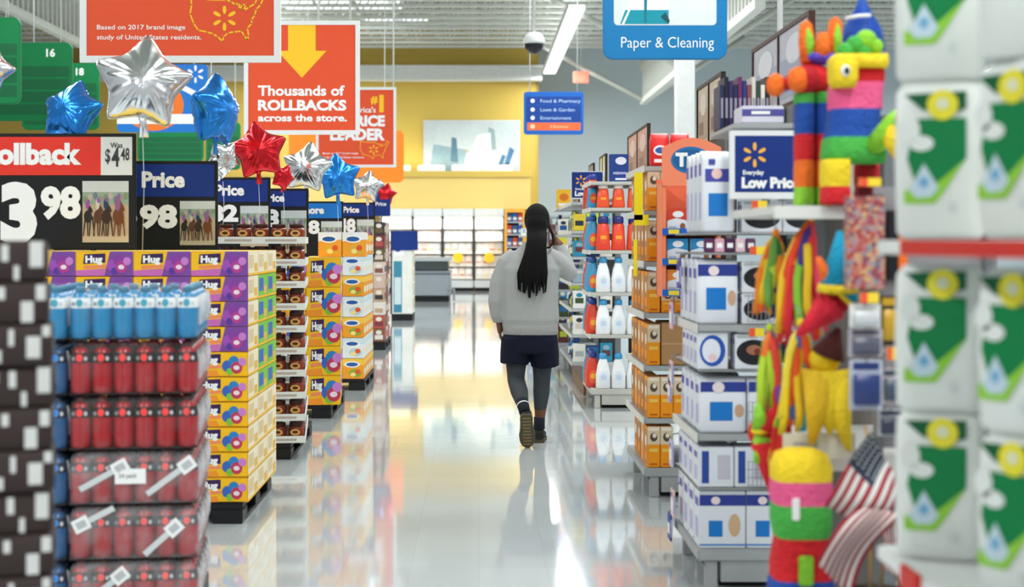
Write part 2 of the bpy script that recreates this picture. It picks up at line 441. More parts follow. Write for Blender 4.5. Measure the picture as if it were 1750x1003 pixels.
# board with spark and orange disc, behind the silver balloon
d = 18.0; s_ = FPX / d
t = thing('hanging_sign', 'blue hanging board with white spark and orange disc behind silver balloon', 'sign', (wx(278, d), d, wz(226, d)))
p = MB(); W = 155 / s_; H = 116 / s_
slab(p, rrect_pts(-W / 2, W / 2, 0, H, .06), -.015, .015, M('1f78cf', .5, var=.04)); F = front(-W / 2, -.015, 0)
def u2(px, py): return ((px - 200) / s_, (226 - py) / s_)
a, b = u2(262, 180); p.disc(F, a, b, 52 / s_, 44 / s_, M('f07a2e', .5, var=.03), .001, 28)
p.poly(F, [u2(200, 212), u2(342, 212), u2(342, 195), u2(200, 195)], PRINTW, .002)
p.poly(F, [u2(303, 150), u2(345, 172), u2(350, 164), u2(308, 142)], PRINTW, .002)
a, b = u2(334, 127); p.spark(F, a, b, 15 / s_, PRINTW, .002)
a, b = u2(290, 188); p.text(F, '1', a, b, .14, PRINTW, .002, bold=.05)
p.build('panel', t); hangers(t, (-.4, .4), H)
# green aisle boards
GS = M('145c38', .5, var=.05)
def aisle_board(px0, px1, py0, py1, d, label, num=None, tail=None):
    s_ = FPX / d; W = (px1 - px0) / s_; H = (py1 - py0) / s_
    t = thing('aisle_sign', label, 'sign', (wx((px0 + px1) / 2, d), d, wz(py1, d)), 'green aisle signs')
    p = MB(); slab(p, rrect_pts(-W / 2, W / 2, 0, H, .09), -.03, .03, GREEN); F = front(-W / 2, -.03, 0)
    n = 4
    for i in range(n):
        z0 = H * (.08 + i * .16); p.rect(F, .04, W - .04, z0, z0 + H * .135, GS)
    if num: p.text(F, num, W - .21 * (W if W < .4 else 1) - .14, H * .82, .1, PRINTW, bold=.03)
    p.build('panel', t, .008); hangers(t, (-W * .35, W * .35), H)
aisle_board(-110, 36, 30, 178, 17.2, 'nearest green aisle sign, cut by the picture edge at left')
aisle_board(-10, 124, 73, 207, 19.4, 'green aisle sign numbered 16 between two other green signs', '16')
aisle_board(38, 170, 108, 222, 21.6, 'green aisle sign numbered 18 behind the blue star balloon', '18')
aisle_board(235, 348, 216, 276, 25.0, 'green aisle sign seen low above the navy price sign')
aisle_board(352, 411, 208, 290, 27.0, 'narrow green aisle sign behind the sideways blue balloon')
# paper and cleaning sign
d = 1.2 * FPX / 212; s_ = FPX / d
t = thing('aisle_sign', 'blue hanging sign reading Paper & Cleaning with a picture panel', 'sign', (wx(1136, d), d, wz(102, d)))
p = MB(); slab(p, rrect_pts(-.6, .6, 0, 1.5, .1), -.03, .03, M('0a72aa', .45, var=.03)); p.build('panel', t, .006)
q = MB(); F = front(-.6, -.03, 0)
def u3(px, py): return ((px - 1030) / s_, (102 - py) / s_)
q.poly(F, [(u3(1136, 0)[0] + x, z) for x, z in rrect_pts(-.495, .495, u3(0, 44)[1], 1.4, .04)], M('cfd6d6', .5), .002)
q.poly(F, [u3(1059, 42), u3(1142, 42), u3(1142, 18), u3(1068, 18)], M('0b8a9c', .5), .003)
q.poly(F, [u3(1062, 42), u3(1066, 42), u3(1080, 10), u3(1077, 10)], PRINTW, .004); q.poly(F, [u3(1100, 40), u3(1104, 40), u3(1106, -20), u3(1100, -20)], M('0d6f84', .5), .004)
q.poly(F, [u3(1070, 18), u3(1140, 18), u3(1146, -40), u3(1090, -40)], M('dfe4e4', .5), .0035); q.poly(F, [u3(1128, 30), u3(1142, 42), u3(1144, 36), u3(1136, 22)], M('1b4a55', .5), .005)
q.build('picture', t)
l = MB(); l.text(F, 'Paper & Cleaning', u3(1061, 0)[0], u3(0, 82)[1], 18 / s_, PRINTW, .002, bold=-.008, wid=158 / s_); l.build('lettering', t)
hangers(t, (-.45, .0), 1.5)
# directory sign
d = 24.0; s_ = FPX / d
t = thing('directory_sign', 'small blue directory sign with an orange bottom row before the grey wall', 'sign', (wx(946, d), d, wz(230, d)))
W = 102 / s_; H = 73 / s_
p = MB(); slab(p, rrect_pts(-W / 2, W / 2, 0, H, .05), -.025, .025, M('1c5fb4', .45, var=.04)); F = front(-W / 2, -.025, 0)
for i, (tx, z) in enumerate((('Food & Pharmacy', 172), ('Lawn & Garden', 187), ('Entertainment', 201))):
    b = (230 - z) / s_ - .035; p.rect(F, .04, W - .04, b - .04, b + .1, M('15418f', .5), .001)
    p.disc(F, .15, b + .03, .035, .035, PRINTW, .002); p.text(F, tx, .28, b, .055, M('a9c2e6', .5), .002, bold=.01, wid=(.68, .58, .52)[i])
p.rect(F, .06, W - .05, .07, .2, M('ee6a3c', .5), .001); p.disc(F, .15, .135, .04, .04, M('ffc9a8', .5), .002); p.text(F, 'Home', .45, .11, .05, M('ffb48a', .5), .002, wid=.3)
p.build('panel', t); hangers(t, (-.4, .4), H)
d = 40.0
t = thing('exit_sign', 'small pale red sign hanging beside the strip light end', 'sign', (wx(993, d), d, wz(142, d)))
MB().box(-.22, .22, -.05, .05, 0, .33, M('f58a70', .5, emit=.25)).build('box', t, .02); hangers(t, (0,), .33, 8.0)
# dome camera
d = 20.0; s_ = FPX / d
t = thing('dome_camera', 'white dome security camera on a ceiling pole with dark glass', 'camera', (wx(912.5, d), d, wz(93, d)))
r = 18.5 / s_
MB().lathe([(r * .97, .145), (r, .17), (r, .2), (r * .86, .26), (r * .5, .3), (.03, .31)], OFFW, 24).build('housing', t)
MB().lathe([(.005, .0), (r * .45, .02), (r * .78, .07), (r * .93, .14), (r * .9, .15)], M('15151a', .15), 24).build('dome', t)
MB().tube([(0, 0, .3), (0, 0, 7.9 - t.location.z)], .02, OFFW, 8).build('pole', t)
# wall picture
d = WY
t = thing('wall_picture', 'large pale blue and white photograph panel on the yellow wall', 'picture', (wx(806, d), d - .06, wz(306, d)))
s_ = FPX / d; W = 162 / s_; H = 99 / s_
p = MB().box(-W / 2, W / 2, -.03, .05, 0, H, M('b9c4c6', .6)); F = front(-W / 2, -.03, 0)
for c, pts in (('86a0ac', [(.05, .1), (.4, .08), (.45, .5), (.1, .6)]), ('bcc8ca', [(.1, .55), (.5, .5), (.6, .95), (.15, .95)]), ('58788a', [(.28, .3), (.36, .28), (.34, .7), (.29, .72)]), ('d6dcdc', [(.5, .1), (.72, .1), (.7, .8), (.5, .75)]),
               ('3f6688', [(.73, .05), (.79, .05), (.86, .4), (.82, .42)]), ('466f96', [(.8, .05), (.86, .06), (.95, .5), (.9, .55)]), ('8a9ea2', [(.66, .5), (.76, .5), (.74, .85), (.68, .9)]), ('2f5272', [(.9, .08), (.97, .1), (.88, .3), (.86, .28)]), ('c9a77e', [(.42, .45), (.47, .45), (.46, .55), (.43, .55)])):
    p.poly(F, [(a * W, b * H) for a, b in pts], M(c, .5), .002 + random.random() * .002)
p.build('print', t)
MB().box(-W / 2 - .03, W / 2 + .03, .05, .058, -.03, H + .03, OFFW).build('backing', t)

# ------------------------------------------------------------------ back wall refrigerated cases
CASEL = M('fff2e2', .5, emit=.75); CW = WY - .52
def case(x0, x1, label, sign):
    t = thing('refrigerated_case', label, 'refrigerator', ((x0 + x1) / 2, CW - .75, 0), 'lit refrigerated cases along back wall')
    h = (x1 - x0) / 2
    MB().box(-h, h, .0, .74, .1, .32, LGREY).build('base', t, .02)
    MB().box(-h + .02, h - .02, .08, .7, 0, .1, BLACK).build('kick_plate', t)
    MB().box(-h, h, .62, .74, .32, 2.32, M('f3ece2', .5)).box(-h, -h + .03, .1, .74, .32, 2.32, DKGREY).box(h - .03, h, .1, .74, .32, 2.32, DKGREY).build('cabinet', t)
    c = MB().box(-h, h, .0, .74, 2.18, 2.42, OFFW); c.build('canopy', t, .02)
    MB().box(-h + .05, h - .05, .05, .3, 2.15, 2.18, CASEL).build('lamp', t)
    for i in range(5):
        z = .38 + i * .37; sh = MB().box(-h + .035, h - .035, .12, .62, z, z + .025, WHITE).build('shelf', t)
        MB().box(-h + .035, h - .035, .1, .12, z - .03, z + .05, M('d7d2c8', .5)).build('price_rail', sh)
    l = bpy.data.lights.new('case_lamp', 'AREA'); l.shape = 'RECTANGLE'; l.size = 2 * h - .1; l.size_y = .2; l.energy = 20; l.color = (1, .94, .85)
    lo = bpy.data.objects.new('case_lamp', l); COL.objects.link(lo); lo.parent = t; lo.location = (0, -.02, 2.1); lo.rotation_euler = (math.radians(25), 0, 0)
    return t
CARTON = []
for c1, c2 in (('f6f0ea', 'e8b0a4'), ('f4efe8', 'edd08a'), ('f8f4f0', 'dfe2e4'), ('f3dfd2', 'd98a6a'), ('f6f3ec', 'c9d6de')):
    m = MB().box(-.097, .097, -.06, .06, 0, .27, M(c1, .5)); m.rect(front(0, -.06, 0), -.07, .07, .05, .10, M(c2, .5)); m.box(-.05, .05, -.03, .03, .27, .29, M(c1, .5)); CARTON.append(m.data('carton', .008))
cx0 = [wx(650, CW), wx(707, CW), wx(757, CW), wx(810, CW), wx(861, CW)]
for i in range(4):
    nm = ['leftmost lit refrigerated case with red trim goods behind the blue-topped display', 'lit refrigerated case standing behind the grey chest freezer', 'lit white refrigerated case with yellow disc, just right of the chest freezer', 'lit white refrigerated case with yellow disc beside the walking person'][i]
    t = case(cx0[i] + .01, cx0[i + 1] - .01, nm, i > 1)
    wd = cx0[i + 1] - cx0[i]
    for r in range(5):
        n = 4
        for k in range(n):
            o = put('carton', CARTON[[3, 3, 0, 2][i] if (k + r) % 3 == 0 else (k * 3 + r * 2 + i) % 5], None, (cx0[i] + .045 + (wd - .09) * (k + .5) / n, CW - .75 + .24, .405 + r * .37))
            tag(o, 'pale carton in lit case, %s, %s from left, case %s' % (['bottom shelf', 'second shelf up', 'middle shelf', 'fourth shelf up', 'top shelf'][r], ORD[k], ['behind blue-topped display', 'behind chest freezer', 'right of freezer', 'beside the person'][i]), 'carton', 'cartons in the lit cases')
    if i > 1:
        s_ = thing('price_burst', 'yellow round price card on the lit case %s' % ('right of the freezer' if i == 2 else 'beside the person'), 'price card', (cx0[i] + wd * .5, CW - .76, wz(440, CW)), 'yellow round price cards')
        m = MB(); pts = [(.16 * (1 if j % 2 else .86) * math.cos(j * PI / 12), .16 * (1 if j % 2 else .86) * math.sin(j * PI / 12)) for j in range(24)]
        slab(m, pts, -.01, .09, M('ffc62e', .5)); m.build('card', s_)
# orange framed end unit at the right of the cases
d = 41.0; s_ = FPX / d
t = thing('display_shelf', 'orange framed shelf unit beside the lit cases', 'shelf', (wx(880, d), d, 0))
OR = M('e8a33a', .5); W = 34 / s_
MB().box(-W / 2, -W / 2 + .06, 0, .5, 0, 2.3, OR).box(W / 2 - .06, W / 2, 0, .5, 0, 2.3, OR).box(-W / 2, W / 2, 0, .5, 2.3, 2.4, OR).box(-W / 2, W / 2, .45, .5, 0, 2.3, DKGREY).build('frame', t)
for i in range(6): MB().box(-W / 2 + .06, W / 2 - .06, .02, .45, .2 + i * .36, .23 + i * .36, LGREY).build('shelf', t)
for i in range(6):
    for k in range(3):
        o = MB().box(-.07, .07, 0, .1, 0, .26, M(['2c5aa0', 'b7472e', '39507a'][(i + k) % 3], .5)).rect(front(), -.05, .05, .05, .13, OFFW).build('carton', None, .01, (wx(880, d) + (k - 1) * .16, d + .08, .232 + i * .36))
        tag(o, 'small carton in orange framed shelf, %s from floor, %s from left' % (ORD[i] + ' shelf', ORD[k]), 'carton', 'cartons in the orange framed shelf')
# chest freezer
d = 34.6; s_ = FPX / d
t = thing('chest_freezer', 'low grey chest freezer standing in the aisle before the lit cases', 'freezer', (wx(737, d), d, 0))
W = 64 / s_
MB().box(-W / 2 + .03, W / 2 - .03, .05, 1.9, 0, .14, BLACK).build('kick_plate', t)
MB().box(-W / 2, W / 2, 0, 2, .14, .72, M('8f979e', .35)).box(-W / 2 - .02, W / 2 + .02, -.02, 2.02, .66, .74, M('7b858d', .35)).build('tub', t, .02)
g = MB(); g.box(-W / 2 + .04, W / 2 - .04, .06, 1.95, .74, .98, M('3f4a4a', .15)); g.build('glass_lid', t, .02)
MB().box(-W / 2, W / 2, .02, .08, .98, 1.06, LGREY).box(-W / 2, W / 2, 1.92, 1.98, .98, 1.06, LGREY).build('rail', t, .01)
MB().tube([(W / 2 - .05, -.05, .3), (W / 2 + .1, -.05, .3), (W / 2 + .1, -.05, .02)], .025, GREY, 8).build('bumper', t)

# ------------------------------------------------------------------ price signs over the pallets
HORSE = [M('5a3a28', .6), M('3b2a24', .6), M('6e3f24', .6), M('2d2726', .6)]
def race_photo(p, F, a0, a1, b0, b1):
    w_ = a1 - a0; h = b1 - b0
    p.rect(F, a0, a1, b0, b1, M('b9a489', .5), .003); p.rect(F, a0, a1, b0 + h * .62, b1, M('8fa58f', .5), .0035); p.rect(F, a0, a1, b0 + h * .82, b1, M('c4cbc9', .5), .004)
    for i in range(9): p.disc(F, a0 + w_ * (.06 + .11 * i), b0 + h * (.70 + .03 * (i % 3)), w_ * .05, h * .06, M(['7d8f6a', 'b8a8a0', '6d7a8a', 'a08a90'][i % 4], .6), .0045 + i * .0001, 8)
    for i, (u, c, k_) in enumerate(((.12, 3, .8), (.34, 0, .85), (.52, 1, .9), (.78, 2, 1.1))):
        x = a0 + w_ * u; z = b0 + h * .42; hm = HORSE[c]; e = .0055 + i * .0012
        p.disc(F, x, z, w_ * .11 * k_, h * .13 * k_, hm, e, 14); p.poly(F, [(x - w_ * .02, z + h * .02), (x + w_ * .10 * k_, z + h * .0), (x + w_ * .06 * k_, z + h * .22 * k_), (x + w_ * .01, z + h * .2 * k_)], hm, e + .0002); p.disc(F, x + w_ * .06 * k_, z + h * .16 * k_, w_ * .035, h * .09 * k_, hm, e + .0003, 10, .5)
        for q_, dx in ((-.07, -.04), (-.03, .02), (.04, -.02), (.08, .05)): p.poly(F, [(x + w_ * q_, z), (x + w_ * (q_ + .035), z), (x + w_ * (q_ + dx + .02), b0 + h * .10), (x + w_ * (q_ + dx), b0 + h * .10)], hm, e + .0001)
        p.disc(F, x - w_ * .01, z + h * .2, w_ * .055 * k_, h * .10 * k_, M(['9a4fa0', 'c8c0b8', '2f3d63', '8f5a8a'][i], .6), e + .0006, 10); p.disc(F, x + w_ * .01, z + h * .31 * k_, w_ * .032, h * .04, M('8a5f9c', .6), e + .0008, 10)
    p.rect(F, a0, a1, b0, b0 + h * .12, M('c4b296', .5), .0034)
def price_sign(px1, py0, py1, d, W, label, head, headm, big, cents, band=.34, was=None, yaw=0.0, foot=None, hi=False):
    s_ = FPX / d; H = (py1 - py0) / s_
    t = thing('price_sign', label, 'price sign', (wx(px1, d), d, wz(py1, d)), 'price signs over the pallets', yaw)
    MB().box(-W, 0, 0, .02, 0, H, BLACK).build('board', t, .004)
    p = MB(); F = front(-W, 0, 0); b0 = H * (1 - band)
    e0 = W * .02
    p.rect(F, e0, W - e0, b0, H - e0, headm, .002)
    if was:
        p.rect(F, W * .80, W - e0, b0, H - e0, M('dfe2e0', .5), .0025)
        p.text(F, 'Was', W * .855, H - e0 - (H - b0) * .26, (H - b0) * .12, DKGREY, .004, wid=W * .07); p.text(F, '$', W * .825, b0 + (H - b0) * .32, (H - b0) * .3, DKGREY, .004, wid=W * .03)
        p.text(F, '4', W * .862, b0 + (H - b0) * .22, (H - b0) * .42, DKGREY, .004, bold=.03, wid=W * .045); p.text(F, '48', W * .915, b0 + (H - b0) * .36, (H - b0) * .28, DKGREY, .004, wid=W * .05)
        p.text(F, head, W * .69, b0 + (H - b0) * .28, (H - b0) * .46, PRINTW, .004, 'r', .05)
    else:
        p.text(F, head, W * .80, b0 + (H - b0) * .28, (H - b0) * .4, PRINTW, .004, 'r', .045)
    if was: q1, q2, q3, q4, q5 = .435, .455, .685, .695, .96
    else: q1, q2, q3, q4, q5 = .51, .525, .755, .77, .985
    p.text(F, big, W * q1, b0 * (.40 if hi else .14), b0 * (.52 if hi else .70), PRINTW, .004, 'r', .06)
    p.text(F, cents, W * q2, b0 * (.62 if hi else .44), b0 * (.30 if hi else .38), PRINTW, .004, 'l', .05, W * (q3 - q2))
    race_photo(p, F, W * q4, W * q5, H * .06, b0 * .92)
    p.build('print', t)
    pole = MB()
    zb = -(t.location.z - (foot if foot is not None else 0))
    for k in (.25, .75): pole.box(-W * k - .015, -W * k + .015, .022, .045, zb, H * .9, DKGREY)
    pole.build('post', t)
    return t
price_sign(232, 228, 426, 8.0, .98, 'black price sign with red Rollback header and price 3.98', 'Rollback', M('e2382b', .5, var=.03), '3', '98', .36, True, foot=1.416)
price_sign(372, 275, 428, 8.72, 1.0, 'navy headed price sign reading Price with 9.98 beside Rollback sign', 'Low Price', NAVY, '9', '98', .4, yaw=math.radians(1.5))
price_sign(462, 303, 430, 10.9, 1.0, 'navy headed price sign with 82 cents over the jar pallet', 'Low Price', NAVY, '4', '82', .33, hi=True)
price_sign(527, 322, 440, 11.35, .95, 'navy headed price sign with 88 cents right of the 82 sign', 'Low Price', NAVY, '2', '88', .26, hi=True)
price_sign(587, 344, 440, 13.2, .9, 'price sign with bright blue header and 98 cents', 'Save more', M('1c76c8', .5), '6', '98', .30, hi=True)
price_sign(641, 346, 440, 15.32, .85, 'small navy price sign behind the bright blue headed one', 'Low Price', NAVY, '3', '48', .25, hi=True)

# ------------------------------------------------------------------ pallets
def pallet(x0, x1, y0, y1, label, rotz=0):
    t = thing('pallet', label, 'pallet', (x1, y0, 0), 'black plastic pallets', rotz)
    W = x1 - x0; D = y1 - y0; B_ = M('1b1c1f', .45)
    m = MB().box(-W, 0, 0, D, .075, .110, B_); m.build('deck', t, .006)
    for i in range(3):
        a = -W + (W - .16) * i / 2; f = MB()
        for j in range(3): b = (D - .16) * j / 2; f.box(a, a + .16, b, b + .16, .018, .075, B_)
        f.box(a, a + .16, 0, D, 0, .018, B_); f.build('runner', t, .004)
    return t
PB = .112
# --- juice barrel cartons
PUR = M('7d4a9a', .5); MAG = M('b5418f', .5); YB = M('f5bd1e', .5); OB = M('f0932b', .5); BLB = M('3a66b8', .5); RB = M('c23a52', .5); GRB = M('7cc142', .5); BRN = M('3b2350', .5); CREAM = M('efe3c4', .5)
def hug_box(w_, d_, h, kind):
    base = {'purple': YB, 'yellow': YB, 'green': GRB}[kind]
    m = MB().box(0, w_, 0, d_, 0, h, base)
    def face(F, W):
        if kind == 'purple':
            m.poly(F, [(W * .5, 0), (W, 0), (W, h), (W * .6, h)], PUR, .0006); m.poly(F, [(0, 0), (W * .5, 0), (W * .52, h * .3), (0, h * .22)], M('c86bb0', .5), .0008)
        else: m.poly(F, [(0, 0), (W * .5, 0), (W * .45, h * .25), (0, h * .2)], OB, .0006)
        m.poly(F, [(W * .13, h * .48), (W * .52, h * .54), (W * .52, h * .92), (W * .15, h * .88)], BRN, .001)
        m.text(F, 'Hug', W * .17, h * .55, h * .26, PRINTW, .0015, bold=.05, wid=W * .3)
        m.poly(F, [(W * .14, h * .28), (W * .53, h * .34), (W * .53, h * .46), (W * .14, h * .41)], M('f08a5a', .5), .001)
        for (u, v, r, c) in ((.64, .42, .24, BLB if kind != 'purple' else M('a050b5', .5)), (.75, .62, .22, M('8a3f9c', .5) if kind == 'purple' else M('2f7fc0', .5)), (.80, .36, .25, RB if kind != 'purple' else MAG), (.68, .2, .15, GRB if kind != 'purple' else M('5a3c96', .5)), (.9, .6, .17, M('c87fc8', .5))):
            m.disc(F, W * u, h * v, r * h * .95, r * h, c, .0016 + u * .001, 12)
        m.disc(F, W * .8, h * .36, h * .13, h * .1, M('f0d9e4', .5), .004, 10)
    face(front(), w_)
    F = rightf(w_)
    m.rect(F, 0, d_, 0, h, CREAM if kind != 'green' else GRB, .0006); m.rect(F, d_ * .08, d_ * .55, h * .3, h * .85, M('d9c79a', .5) if kind != 'green' else BLB, .001)
    m.rect(F, d_ * .6, d_ * .92, h * .15, h * .5, M('e2b24a', .5), .001); m.rect(F, 0, d_, 0, h * .1, YB, .0012)
    m.rect(topf(0, 0, h), 0, w_, 0, d_, M('e8c45a', .6), .0005)
    return m.data('juice_carton', .004)
HW, HD, HH = .297, .336, .1303
hug = {k: hug_box(HW, HD, HH - .003, k) for k in ('purple', 'yellow', 'green')}
D1 = 7.4; XR = -1.198
pallet(XR - 1.2, XR - .03, D1 - .01, D1 + 1.03, 'black pallet under the purple and yellow juice cartons')
for r in range(10):
    for c in range(4):
        for q in range(3):
            kind = 'yellow' if r < 6 else 'purple'
            if q >= 1 and 4 <= r < 9: kind = 'green'
            o = put('juice_carton', hug[kind], None, (XR - (c + 1) * .3 + .001, D1 + q * .342, PB + r * (HH + .0005)))
            lay = top_ord(9 - r, 'layer')
            tag(o, '%s juice carton, %s, %s, %s' % ({'purple': 'yellow and purple', 'yellow': 'yellow', 'green': 'green'}[kind], lay, 'at the aisle edge' if c == 0 else ORD[c] + ' from the aisle', ('facing front', 'middle row', 'rear row')[q]), 'carton', 'stacked juice cartons near the drinks')
# --- drink packs
def bottle_parts(col, capc, lab, dot):
    b = MB().lathe([(.032, 0), (.0365, .006), (.0372, .05), (.0355, .058), (.0372, .066), (.0372, .118), (.0335, .146), (.022, .164), (.016, .170)], M(col, .16, var=.05), 14)
    c = MB().lathe([(.0185, .168), (.0185, .186), (.014, .190)], M(capc, .35), 12)
    l = MB().lathe([(.0378, .112), (.0376, .124), (.0342, .149)], M(lab, .4), 14, caps=False)
    F = Fr((0, -.0395, 0), (1, 0, 0), (0, 0, 1)); l.disc(F, 0, .131, .0125, .0145, M(dot, .35), .0, 14); l.disc(F, .022, .128, .006, .008, M('c9c9c9', .4), -.004, 10); l.disc(F, -.022, .128, .006, .008, M('8a8a8a', .4), -.004, 10)
    return b.data('bottle'), c.data('cap'), l.data('label')
BOT = {'red': bottle_parts('a80a16', '4a1014', '1c0a0c', 'ff3a34'), 'blue': bottle_parts('1583b8', '1a7494', 'f0f4f6', '3aa0b8'), 'navy': bottle_parts('12558c', '0c3458', '0c2038', '2a8ae0')}
BOT_CAPS_ALT = MB().lathe([(.0165, .165), (.0165, .186), (.012, .190)], M('7a2a2a', .35), 10).data('cap')
FILM_T = film(.05, 'clear'); FILM_H = film(.17, 'cloudy'); FILM_S = film(.55, 'bunched')
TAPE = M('cfd3d4', .35)
def drink_pack(kind, loc, rotz, label, nx=6, ny=4, hazy=False, var=0, shell=True):
    t = thing('drink_pack', label, 'drink pack', loc, 'shrink-wrapped drink packs', rotz)
    p_ = .0765; bm_, cm, lm = BOT[kind]
    for i in range(nx):
        for j in range(ny):
            if shell and 0 < j and i < nx - 1: continue
            b = put('bottle', bm_, t, (-(nx - i - .5) * p_, (j + .5) * p_, .004)); put('cap', cm if (i * 7 + j + var) % 5 or kind != 'red' else BOT_CAPS_ALT, b); put('label', lm, b)
    W = nx * p_; D = ny * p_
    MB().box(-W, 0, 0, D, 0, .003, M('2b2424', .6)).build('tray', t)
    f = MB(); f.rbox_rings([(-W / 2, D / 2, .004, W / 2 + .002, D / 2 + .002, .03), (-W / 2, D / 2, .12, W / 2 + .003, D / 2 + .004, .035), (-W / 2, D / 2, .165, W / 2 - .002, D / 2 + .003, .03), (-W / 2, D / 2, .192, W / 2 - .02, D / 2 - .02, .03)], FILM_H if hazy else FILM_T)
    f.build('shrink_film', t)
    s2 = MB()
    for k in range(5):       # bunched film ends at the aisle side
        a = .02 + k * .055
        s2.tube([(.002, a, .16 - .02 * (k % 2)), (.006, a + .02, .11), (.004, a + .035, .05)], [.003, .006, .004], FILM_S, 6)
    s2.build('film_end', t)
    return t, W, D
DY, DROT = 5.2, math.radians(7)
DX = -1.03
ca, sa = math.cos(DROT), math.sin(DROT)
def dloc(lx, ly, z): return (DX + lx * ca - ly * sa, DY + lx * sa + ly * ca, z)
pt = pallet(DX - .96, DX, DY, DY + .66, 'black pallet under the shrink-wrapped red and blue drinks', DROT)
RH = .1995
cardm = M('6d1a1c', .7)
for r in range(6):
    z = .113 + r * RH
    lay = top_ord(5 - r, 'layer')
    for q in range(2):
        kind = 'blue' if r == 5 else 'red'
        t, W, D = drink_pack(kind, dloc(0, q * .318 + .01, z), DROT, '%s bottles in shrink-wrapped pack, %s, %s' % (kind, lay, 'front' if q == 0 else 'rear'), hazy=r < 3, var=r + q)
        if q == 0 and r < 3:
            F = front(-W, -.006, 0)
            if r == 2: segs = [((.40 * W, .135), (.10 * W, .06))[::-1], ((.92 * W, .14), (.62 * W, .04))]
            elif r == 1: segs = [((.10 * W, .13), (.34 * W, .185)), ((.6 * W, .02), (.82 * W, .11))]
            else: segs = [((.1 * W, .03), (.4 * W, .14)), ((.62 * W, .0), (.84 * W, .07))]
            for k, (a, b) in enumerate(segs):
                tp = MB(); tp.line(F, [a, b], .022, TAPE, .0); dx, dy = b[0] - a[0], b[1] - a[1]
                c = a if (k + r) % 2 else b
                F2 = Fr(F(c[0], c[1]), (dx, 0, dy), (-dy, 0, dx)); tp.rect(F2, -.03, .03, -.025, .025, PRINTW, .001)
                tp.rect(F2, -.018, .018, -.013, .013, LGREY, .002)
                tp.build('tape', t)
            if r == 2:
                lb = MB(); lb.rect(F, .36 * W, .60 * W, .075, .13, PRINTW, .002); lb.text(F, '24 pack', .39 * W, .098, .014, GREY, .003); lb.build('pack_label', t)
    for q in range(2):
        kind = 'blue' if r == 5 else 'navy'
        drink_pack(kind, dloc(-.468, q * .318 + (-.004 if r == 5 else .012), z), DROT, '%s bottles in pack beside the %s one, %s, %s' % ('light blue' if r == 5 else 'dark blue', 'aisle-side', lay, 'front' if q == 0 else 'rear'))
# --- brown cartons at the very front left
BX = M('372c2a', .7, var=.12); WB = M('cfd0cd', .6)
D0 = 3.2
B0X, B0R = -.953, math.radians(16)
def bloc(lx, ly, z): return (B0X + lx * math.cos(B0R) - ly * math.sin(B0R), D0 + lx * math.sin(B0R) + ly * math.cos(B0R), z)
t0 = thing('plinth', 'dark brown plinth under the brown packs at the frame edge', 'plinth', (B0X, D0, 0), None, B0R)
MB().box(-.60, 0, 0, .27, 0, .06, BLACK).build('foot', t0); MB().box(-.62, 0, 0, .30, .06, .62, BX).build('box', t0, .01)
def brown_pack(w_, d_, h, v):
    m = MB().rbox_rings([(w_ / 2, d_ / 2, 0, w_ / 2 - .006, d_ / 2 - .006, .02), (w_ / 2, d_ / 2, .012, w_ / 2, d_ / 2, .025), (w_ / 2, d_ / 2, h - .012, w_ / 2, d_ / 2, .025), (w_ / 2, d_ / 2, h, w_ / 2 - .008, d_ / 2 - .008, .02)], BX)
    F = front(0, 0, 0)
    for (a0, a1, b0, b1) in ([(.12, .22, .45, .95), (.70, .86, .2, .72), (.36, .42, .1, .4), (.5, .56, .5, .9), (.88, .97, .72, .98), (.24, .3, .1, .3)], [(.06, .16, .1, .6), (.48, .56, .5, .9), (.80, .95, .36, .98), (.3, .36, .6, .9), (.62, .68, .05, .4)], [(.03, .2, .35, .85), (.68, .82, .05, .55), (.42, .5, .6, .9), (.85, .96, .58, .95), (.28, .34, .1, .35)])[v]:
        m.rect(F, a0 * w_, a1 * w_, b0 * h, b1 * h, WB, .0015)
    F = rightf(w_)
    for (a0, a1, b0, b1) in ([(.2, .5, .3, .7)], [(.5, .8, .4, .8)], [(.1, .4, .2, .5), (.6, .75, .5, .8)])[v]:
        m.rect(F, a0 * d_, a1 * d_, b0 * h, b1 * h, WB, .0015)
    return m.data('brown_pack')
BP = [brown_pack(.19, .24, .093, v) for v in range(3)]
for r in range(9):
    for c in range(3):
        for q in range(1):
            o = put('brown_pack', BP[(r * 2 + c + q) % 3], None, bloc(-(c + 1) * .195 + (.0 if r < 7 else -.012) + .004 * (r % 2), .003 + .006 * ((r + c) % 3), .622 + r * .0945), B0R)
            tag(o, 'dark brown pack with white patches, %s, %s from the aisle, %s' % (top_ord(8 - r, 'layer'), ORD[c], 'front' if q == 0 else 'behind'), 'pack', 'dark brown packs at the frame edge')
